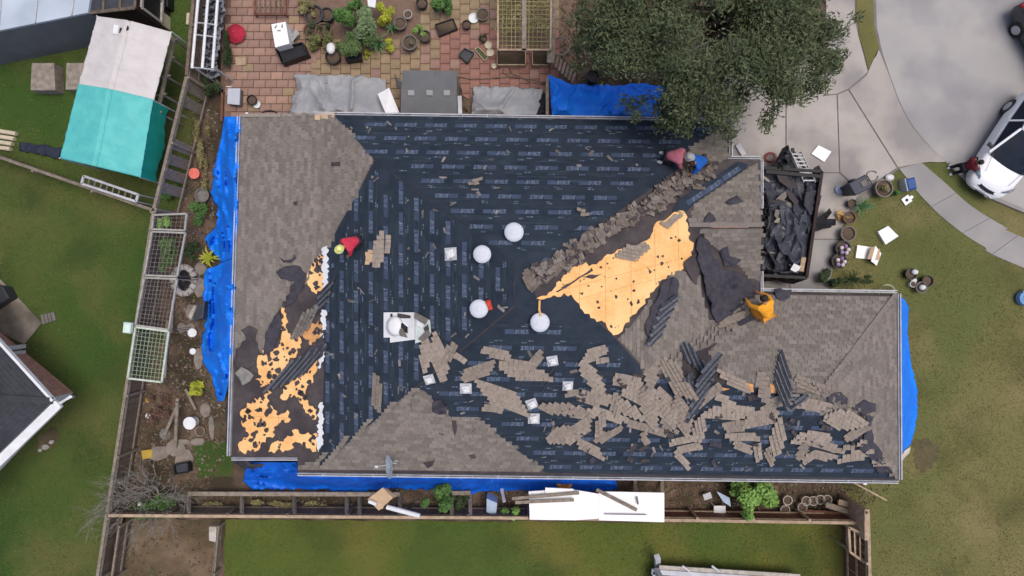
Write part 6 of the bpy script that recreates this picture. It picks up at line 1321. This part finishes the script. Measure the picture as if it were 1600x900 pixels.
t = thing('paper_plate', 'white square card with dark centre on the lawn', 'card', W(1415, 313, 0)); b = MB(); b.box((0, 0, .05), (.34, .32, .06), R(35)); b.box((.2, .12, .05), (.14, .12, .05), R(35)); b.build('sheet', Mbw, t); b = MB(); b.lathe([(.07, .082), (.05, .1), (0, .1)], seg=12); b.build('knob', M_black, t)
for x, y, r, h, m, lb in ((1424, 428, 9, .3, M_black, 'black bucket, upper left of the lawn cluster'), (1450, 439, 9, .3, M_black, 'black bucket, right of the lawn cluster'), (1440, 449, 9, .3, M_gpot, 'grey bucket in the lawn cluster'), (1427, 444, 5, .25, M_white, 'white jar in the lawn cluster')): pot(lb, x, y, r, h, m, name='bucket', cat='bucket')
for x, y, lb in ((1430, 425, 'white cloth on the black lawn bucket'), (1442, 449, 'white lump in the grey lawn bucket'), (1434, 438, 'white lump in the middle of the lawn cluster')):
    b = MB(); b.lathe([(.02, .0), (.12, .05), (.1, .14), (0, .18)], seg=9, sx=1.2); tag(b.build('white_lump', M_white, None, True, top2base(x, y, .35) + Vector((0, 0, .24 if '434' not in str(x) else 0))), lb, 'cloth')
b = MB(); b.tube([W(1386 + 13*math.cos(a), 458 + 13*math.sin(a), .05 + .5*math.sin(max(0, a-3.14))) for a in np.linspace(3.0, 6.4, 18)], .03, 6); tag(b.build('hose_arc', mat('hose_cream', c(176, 172, 148), c(160, 156, 132), 4, .6)), 'pale hose arc beside the wing corner', 'hose')
t = thing('kiddie_toy', 'blue and white plastic toy at the right edge of the lawn', 'toy', W(1596, 466, 0)); b = MB(); b.lathe([(.2, 0), (.32, .12), (.3, .3), (.2, .32), (.18, .2), (0, .18)], seg=16, sx=1.1); b.build('tub', mat('toy_blue', c(106, 152, 196), c(92, 138, 184), 4, .5), t); b = MB(); b.box((.0, .25, .3), (.3, .25, .12), R(30), bev=.04); b.build('seat', M_white, t)
# ---------------------------------------------------------------- cars
def car(label, loc, rz, paint):
    t = thing('parked_car', label, 'car', loc, rz); Lh = 2.3
    # body: sections along x (front is +x): (x, half width, sill z, belt z, deck z)
    S = [(-2.3, .70, .42, .80, .84), (-2.2, .82, .30, .95, 1.0), (-1.8, .90, .24, 1.0, 1.04), (-.8, .92, .22, 1.0, 1.04), (.4, .92, .22, .98, 1.02), (.85, .92, .22, .95, 1.03), (1.3, .91, .22, .90, 1.0), (1.75, .88, .24, .82, .93), (2.05, .80, .28, .74, .84), (2.22, .66, .34, .64, .72), (2.3, .46, .42, .56, .60)]
    b = MB(); vs = []
    for x, w, z0, z1, z2 in S:
        vs += [(x, -w*.9, z0), (x, -w, z0 + .15), (x, -w, z1 - .12), (x, -w*.95, z1), (x, -w*.6, z2), (x, 0, z2 + .02), (x, w*.6, z2), (x, w*.95, z1), (x, w, z1 - .12), (x, w, z0 + .15), (x, w*.9, z0)]
    n = 11; fs = [(i*n + k, i*n + k + 1, (i+1)*n + k + 1, (i+1)*n + k) for i in range(len(S)-1) for k in range(n-1)] + [tuple(range(n)), tuple((len(S)-1)*n + k for k in range(n))[::-1]]
    b.add(vs, [f[::-1] for f in fs]); o = b.build('body', paint, t, True); o.modifiers.new('s', 'SUBSURF').render_levels = 2; o.modifiers['s'].levels = 2
    # greenhouse
    b = MB(); G = [(-2.1, .72, 1.0), (-1.75, .66, 1.42), (-1.2, .64, 1.56), (-.2, .64, 1.60), (.35, .62, 1.52)]
    roof = [(-1.8, -.6, 1.5), (-1.8, .6, 1.5), (.25, .6, 1.54), (.25, -.6, 1.54)]
    def rf(u, v):
        x = -1.85 + 1.75*u; y = (-.62 + 1.24*v)*(1 - .06*abs(2*u-1)); return Vector((x, y, 1.54 + .06*math.sin(math.pi*u) - .07*abs(2*v-1)**2.5))
    b.grid(rf, 12, 12); o = b.build('roof', paint, t, True); sm = o.modifiers.new('t', 'SOLIDIFY'); sm.thickness = .04
    Mgl = mat('car_glass', c(26, 34, 46), c(34, 44, 58), 2, .2, spec=.12)
    b = MB(); b.grid(lambda u, v: Vector((1.06 + .12*(1-(2*u-1)**2) - v*1.2, (-.80 + 1.6*u)*(1 - .24*v), 1.0 + .53*v + .03*(1-(2*u-1)**2))), 12, 6); b.build('windscreen', Mgl, t, True)
    b = MB(); b.grid(lambda u, v: Vector((-2.16 + v*.32, (.72 - 1.44*u)*(1 - .14*v), 1.02 + .46*v)), 8, 4); b.build('rear_window', Mgl, t, True)
    for s in (1, -1):
        b = MB(); Q = lambda x, v: Vector((x, s*(.88 - .255*v), 1.0 + .52*v)); b.add([Q(.88, 0), Q(-.46, 0), Q(-.46, .95), Q(-.1, .95)][::s], [(0, 1, 2, 3)]); b.build('side_window', Mgl, t)
        b = MB(); b.add([Q(-.5, 0), Q(-1.95, .1), Q(-1.75, .85), Q(-.5, .95)][::s], [(0, 1, 2, 3)]); b.build('side_window', Mgl, t)
        
        for pa, pb, pw in ((Q(-.5, 0), Q(-.5, 1), .07), (Q(1.0, 0), Q(-.12, 1.02), .09), (Q(-2.05, 0), Q(-1.8, 1), .09)): b = MB(); b.bar(pa, pb, pw, .06); b.build('pillar', paint, t)
        b = MB(); b.box((.78, s*1.02, 1.04), (.14, .22, .15), R(8*s), bev=.04); b.build('mirror', mat('mirror_grey', c(60, 62, 66), c(70, 72, 76), 4, .4), t)
        b = MB(); b.add([(2.06, s*.52, .80), (1.86, s*.84, .84), (1.60, s*.90, .89), (1.72, s*.80, .93), (1.98, s*.55, .87)], [(0, 1, 2, 3, 4)][::1]); o = b.build('headlight', mat('lamp_glass', c(150, 160, 170), c(80, 90, 100), 8, .1), t); o.location = (.0, 0, .012)
        b = MB(); b.box((-2.2, s*.66, .88), (.12, .3, .16), R(-12*s), bev=.03); b.build('tail_light', mat('tail_red', c(170, 30, 40), c(150, 24, 34), 4, .3), t)
        for x in (1.42, -1.42):
            b = MB(); b.lathe([(.0, -.11), (.2, -.11), (.33, -.1), (.345, -.06), (.345, .06), (.33, .1), (.2, .11)], (x, s*.82, .345), 22, M=Matrix.Rotation(R(90), 4, 'X')); w = b.build('wheel', M_black, t); b = MB(); b.lathe([(.2, -.01), (.19, .01), (.05, .02), (0, .02)], (x, s*.935, .345), 16, M=Matrix.Rotation(R(-90*s), 4, 'X')); b.build('rim', M_metal, w)
        for x in (.2, -.75): b = MB(); b.box((x, s*.925, .88), (.16, .03, .03)); b.build('door_handle', M_gut, t)
        b = MB(); b.bar((1.72, s*.55, .955), (1.0, s*.72, 1.035), .012, .01); b.build('bonnet_crease', M_gpot, t)
    b = MB(); b.grid(lambda u, v: Vector((2.17 + .10*(1-(2*u-1)**2) - v*.10, -.52 + 1.04*u, .70 + v*.08)), 8, 3); b.build('grille', M_black, t)
    b = MB(); b.grid(lambda u, v: Vector((2.26 + .06*(1-(2*u-1)**2), -.4 + .8*u, .38 + v*.12)), 8, 2); b.build('lower_grille', M_black, t)
    for y in (-.35, .25): b = MB(); b.bar((1.0, y, 1.05), (.82, y + .45, 1.16), .02, .015); b.build('wiper', M_black, t)
    return t
fc = W(1539, 298, .7); ax = R(57); ctr = Vector((fc.x + 2.25*math.cos(ax), fc.y + 2.25*math.sin(ax), 0))
car('white car parked on the street with its front at the verge', ctr, ax + math.pi, mat('white_car_paint', c(238, 240, 242), c(234, 236, 238), 1, .25, spec=.5))
cp = W(1598, 8, .9); a2 = R(-62); car('dark grey car whose rear corner shows at the top right', Vector((cp.x, cp.y, 0)) + Vector((math.cos(a2), math.sin(a2), 0))*2.2 + Vector((-math.sin(a2), math.cos(a2), 0))*.72, a2, mat('dark_car_paint', c(70, 72, 76), c(64, 66, 70), 1, .3, spec=.5))
# ---------------------------------------------------------------- along the bottom fence
t = thing('panel_stack', 'stack of white wall panels lying over the bottom fence', 'panels', W(930, 790, 0)); o0 = t.location
for Q, z in (([(826, 768), (888, 764), (938, 772), (940, 810), (898, 813), (828, 812)], 1.95), ([(936, 768), (1038, 770), (1038, 816), (936, 813)], 1.98), ([(852, 762), (896, 764), (896, 774), (852, 776)], 2.02), ([(850, 778), (1000, 780), (1000, 800), (850, 800)], 1.90)):
    b = MB(); b.slab([W(x, y, z) - o0 for x, y in Q], .05); b.build('panel', Mbw, t)
for x in (840, 1030): b = MB(); b.bar(W(x, 785, 0) - o0, W(x, 790, 1.88) - o0, .1); b.build('trestle', M_wood, t)
for A_, B_, w, lb in (((800, 779, 2.12), (905, 770, 2.12), .12, 'grey plank on the white panels, upper left'), ((805, 785, 2.12), (897, 781, 2.12), .12, 'grey plank on the white panels, lower left'), ((932, 765, 2.1), (995, 797, 2.1), .13, 'grey plank lying diagonally on the white panels'), ((944, 803, 2.08), (1010, 804, 2.08), .03, 'thin grey strip on the white panels'), ((995, 776, 2.08), (997, 788, 2.08), .06, 'short dark stick on the white panels')):
    plankpx('plank', lb, A_, B_, w, M_wood if w > .1 else M_gpot, .04)
plankpx('white_post', 'white post beside the bluish box', (784, 764, 1.2), (788, 784, 1.7), .12, M_gut, .06, 'post')
b = MB(); b.slab([W(574, 780, 2.05), W(598, 762, 2.1), W(614, 778, 2.1), W(592, 798, 2.0)], .06); b.slab([W(598, 762, 2.1), W(606, 764, 1.9), W(620, 776, 1.9), W(614, 778, 2.1)], .02); b.bar(W(596, 790, 0), W(596, 790, 1.95), .2); tag(b.build('cardboard_box', M_card), 'flattened cardboard box on the bottom fence', 'cardboard')
b = MB(); b.tube([W(576, 783, 2.15), W(588, 788, 2.15)], .07, 10); b.tube([W(604, 792, 2.0), W(656, 806, 2.0)], .09, 12); tag(b.build('white_tube', M_white), 'white tube lying across the bottom fence', 'tube')
box_thing('blue_box', 'pale bluish box between the bottom plants', 'box', [(760, 779), (777, 786), (775, 806), (760, 801)], .9, mat('pale_bluebox', c(168, 186, 206), c(156, 174, 196), 4, .5))
bush('leafy_plant', 'green leafy plant on the bottom fence left of the panels', 682, 776, 24, 1.6, 1800, .15, M_leaf, lobes=9, ry=26); bush('leafy_plant', 'small bright green plant beside the bluish box', 797, 799, 14, 1.3, 800, .13, M_leafb, lobes=6, ry=12)
bush('dark_plant', 'dark weeds under the bottom eave between the frames', 722, 782, 20, .6, 800, .1, M_leafd, lobes=6)
bush('large_bush', 'large pale green bush at the bottom right fence', 1178, 784, 40, 1.7, 4600, .16, M_leafb, lobes=15, ry=30)
b = MB(); b.tube([W(882 + 9*math.cos(a), 755 + 8*math.sin(a), .9) for a in np.linspace(0, 6.28, 18)[:-1]], .1, 8, True); b.bar(W(882, 757, 0), W(882, 757, .85), .25); tag(b.build('rope_bundle', mat('amber', c(206, 142, 44), c(150, 96, 40), 8, .6)), 'amber coiled bundle under the bottom eave', 'coil')
g = random.Random(8); LBR = ('pot stacked at the bottom right fence', '')
for x, y, lb in ((1231, 782, 'dark pot with white rim right of the bush, upper'), (1227, 797, 'pale pot with dark hole right of the bush, lower'), (1254, 793, 'white rimmed pot, lower left of the chain'), (1260, 783, 'white rimmed pot, first of the upper chain'), (1271, 783, 'white rimmed pot, second of the upper chain'), (1282, 781, 'white rimmed pot, third of the upper chain'), (1293, 781, 'white rimmed pot, last of the upper chain')):
    q = pot(lb, x, y, 7.5, .32, M_stone, True)
t = thing('plastic_chair', 'white plastic chair tipped by the bottom right fence', 'chair', W(1119, 793, 0)); b = MB(); b.box((0, .0, .42), (.5, .46, .05), bev=.02); b.build('seat', M_white, t); b = MB(); b.box((0, -.26, .62), (.52, .06, .45), bev=.02); b.build('backrest', M_white, t)
for sx in (-1, 1):
    for sy in (-1, 1): b = MB(); b.tube([(.21*sx, .2*sy, .4), (.24*sx, .23*sy, 0)], .025, 6); b.build('leg', M_white, t)
card('grey_tile', 'small grey square board left of the white chair', [(1098, 773), (1110, 769), (1113, 778), (1101, 782)], .4, M_gut, 'board'); plankpx('stick', 'short post under the grey board', (1105, 776, 0), (1105, 776, .35), .06, M_wood); card('blue_board', 'pale blue pointed panel between the chair and the bush', [(1120, 768), (1140, 778), (1142, 792), (1130, 784)], .7, mat('pale_bluebox', c(168, 186, 206)), 'panel'); plankpx('stick', 'short post under the pale blue panel', (1134, 780, 0), (1134, 780, .65), .06, M_wood)
for A_, B_, lb, m in (((1296, 792, .5), (1352, 800, .7), 'dark plank in the stack at the bottom right corner, upper', M_woodd), ((1256, 800, .3), (1345, 806, .5), 'dark plank in the stack at the bottom right corner, lower', M_woodr), ((1290, 788, .7), (1340, 804, .75), 'pale plank lying across the bottom right stack', M_wood), ((1310, 784, .6), (1352, 796, .75), 'thin pale plank at the top of the bottom right stack', M_woodt), ((1256, 802, .1), (1340, 809, .1), 'plank lying flat on the soil at the bottom right', M_woodd)):
    b = MB(); b.bar(W(*A_), W(*B_), .22, .05); b.bar(W(A_[0], A_[1], 0), W(*A_), .06); b.bar(W(B_[0], B_[1], 0), W(*B_), .06); tag(b.build('plank', m), lb, 'plank')
t = thing('open_gate', 'open wooden gate leaf at the right end of the bottom eave', 'gate', W(1352, 765, 0)); o0 = t.location; b = MB(); b.bar(W(1328, 751, 1.6) - o0, W(1384, 781, 1.6) - o0, .06, .1); b.build('top_bar', M_woodt, t)
d = (W(1384, 781, 1.6) - W(1328, 751, 1.6))
for k in range(9): b = MB(); q = W(1328, 751, 1.6) - o0 + d*(k/8); b.box((q.x, q.y, .82), (.16, .02, 1.55), math.atan2(d.y, d.x)); b.build('board', M_wood, t)
b = MB(); q = W(1352, 755, 1.8) - o0; b.box((q.x, q.y, .9), (.14, .14, 1.8)); b.build('post', M_white, t)
rack('small wooden gate frame below the bottom right corner', [(1326, 824), (1352, 836), (1352, 880), (1328, 862)], 1.5, 3, M_woodt, 'small_gate', cat='gate')
box_thing('corner_post', 'pale post at the corner of the bottom fence', 'post', [(1351, 796), (1359, 796), (1359, 845), (1351, 845)], 1.85, M_woodt)
t = thing('pergola', 'grey metal pergola edge at the bottom of the picture', 'pergola', W(1100, 900, 0)); o0 = t.location; b = MB(); b.bar(W(1018, 893, .7) - o0, W(1260, 908, .7) - o0, .2, .1); b.build('beam', M_gut, t); b = MB(); b.bar(W(1030, 886, .65) - o0, W(1250, 900, .65) - o0, .16, .06); b.build('beam', M_stone, t); b = MB(); b.bar(W(1022, 893, .7) - o0, W(1020, 990, .7) - o0, .12, .1); b.build('beam', M_gut, t)
for x, y in ((1026, 892), (1026, 985)): b = MB(); p = W(x, y, .7) - o0; b.box((p.x, p.y, 1.0), (.2, .2, .7)); b.build('post', M_gut, t)
b = MB(); b.slab([W(1018, 895, .68) - o0, W(1260, 910, .68) - o0, W(1260, 1000, .68) - o0, W(1018, 1000, .68) - o0], .04); b.build('roof_sheet', M_dark, t)
for x in (1066, 1112): b = MB(); b.bar(W(x, 884, .75) - o0, W(x + 12, 893, .78) - o0, .08, .05); b.build('clip', M_gut, t)
plankpx('pipe_stub', 'grey standing pipe at the end of the pergola', (1027, 884, 0), (1027, 870, .9), .22, M_gut, .2, 'pipe')

# leaf litter and rubble in the garden strips: nobody could count it
g = random.Random(99)
def litter(label, P, n, cols):
    B = MB(); xs = [p[0] for p in P]; ys = [p[1] for p in P]; k = 0
    while k < n:
        x, y = g.uniform(min(xs), max(xs)), g.uniform(min(ys), max(ys))
        if not inpoly(x, y, P): continue
        k += 1; p = W(x, y, .012); a = g.uniform(0, 3.14); l, w = g.uniform(.02, .09), g.uniform(.012, .04); h = g.uniform(.005, .05); ca, sa = math.cos(a), math.sin(a)
        q = [(p.x + ca*u*l - sa*v*w, p.y + sa*u*l + ca*v*w) for u, v in ((-1, -.7), (.8, -1), (1, .6), (-.6, 1))]
        B.add([(u, v, .01) for u, v in q] + [(u*.6 + p.x*.4, v*.6 + p.y*.4, .012 + h) for u, v in q], [(4, 5, 6, 7), (0, 1, 5, 4), (1, 2, 6, 5), (2, 3, 7, 6), (3, 0, 4, 7)], g.choice((0, 0, 1, 2)))
    o = B.build('litter', cols); tag(o, label, 'litter', kind='stuff')
LC = [mat('litter_brown', c(112, 92, 76), c(92, 74, 60), 4, .95, isl=.35), mat('litter_pale', c(140, 128, 114), c(118, 108, 96), 4, .95, isl=.3), mat('litter_green', c(92, 100, 62), c(76, 84, 50), 4, .9, isl=.3)]
litter('leaf litter and rubble strewn along the left garden', [(300, 130), (345, 185), (340, 300), (330, 420), (318, 560), (350, 640), (350, 720), (320, 765), (200, 800), (215, 640), (262, 480), (285, 320)], 2600, LC)
litter('leaf litter along the strip between the bottom eave and fence', [(300, 765), (460, 768), (1400, 752), (1350, 800), (700, 795), (300, 795)], 2200, LC)
litter('fallen leaves and twigs under the tree', [(870, 0), (1000, 0), (1130, 120), (1140, 180), (1050, 130), (905, 128), (868, 90)], 1500, LC)
litter('tufts and clods on the bare dirt yard', [(200, 812), (340, 815), (332, 905), (175, 905)], 220, [LC[0], LC[0], LC[2]])
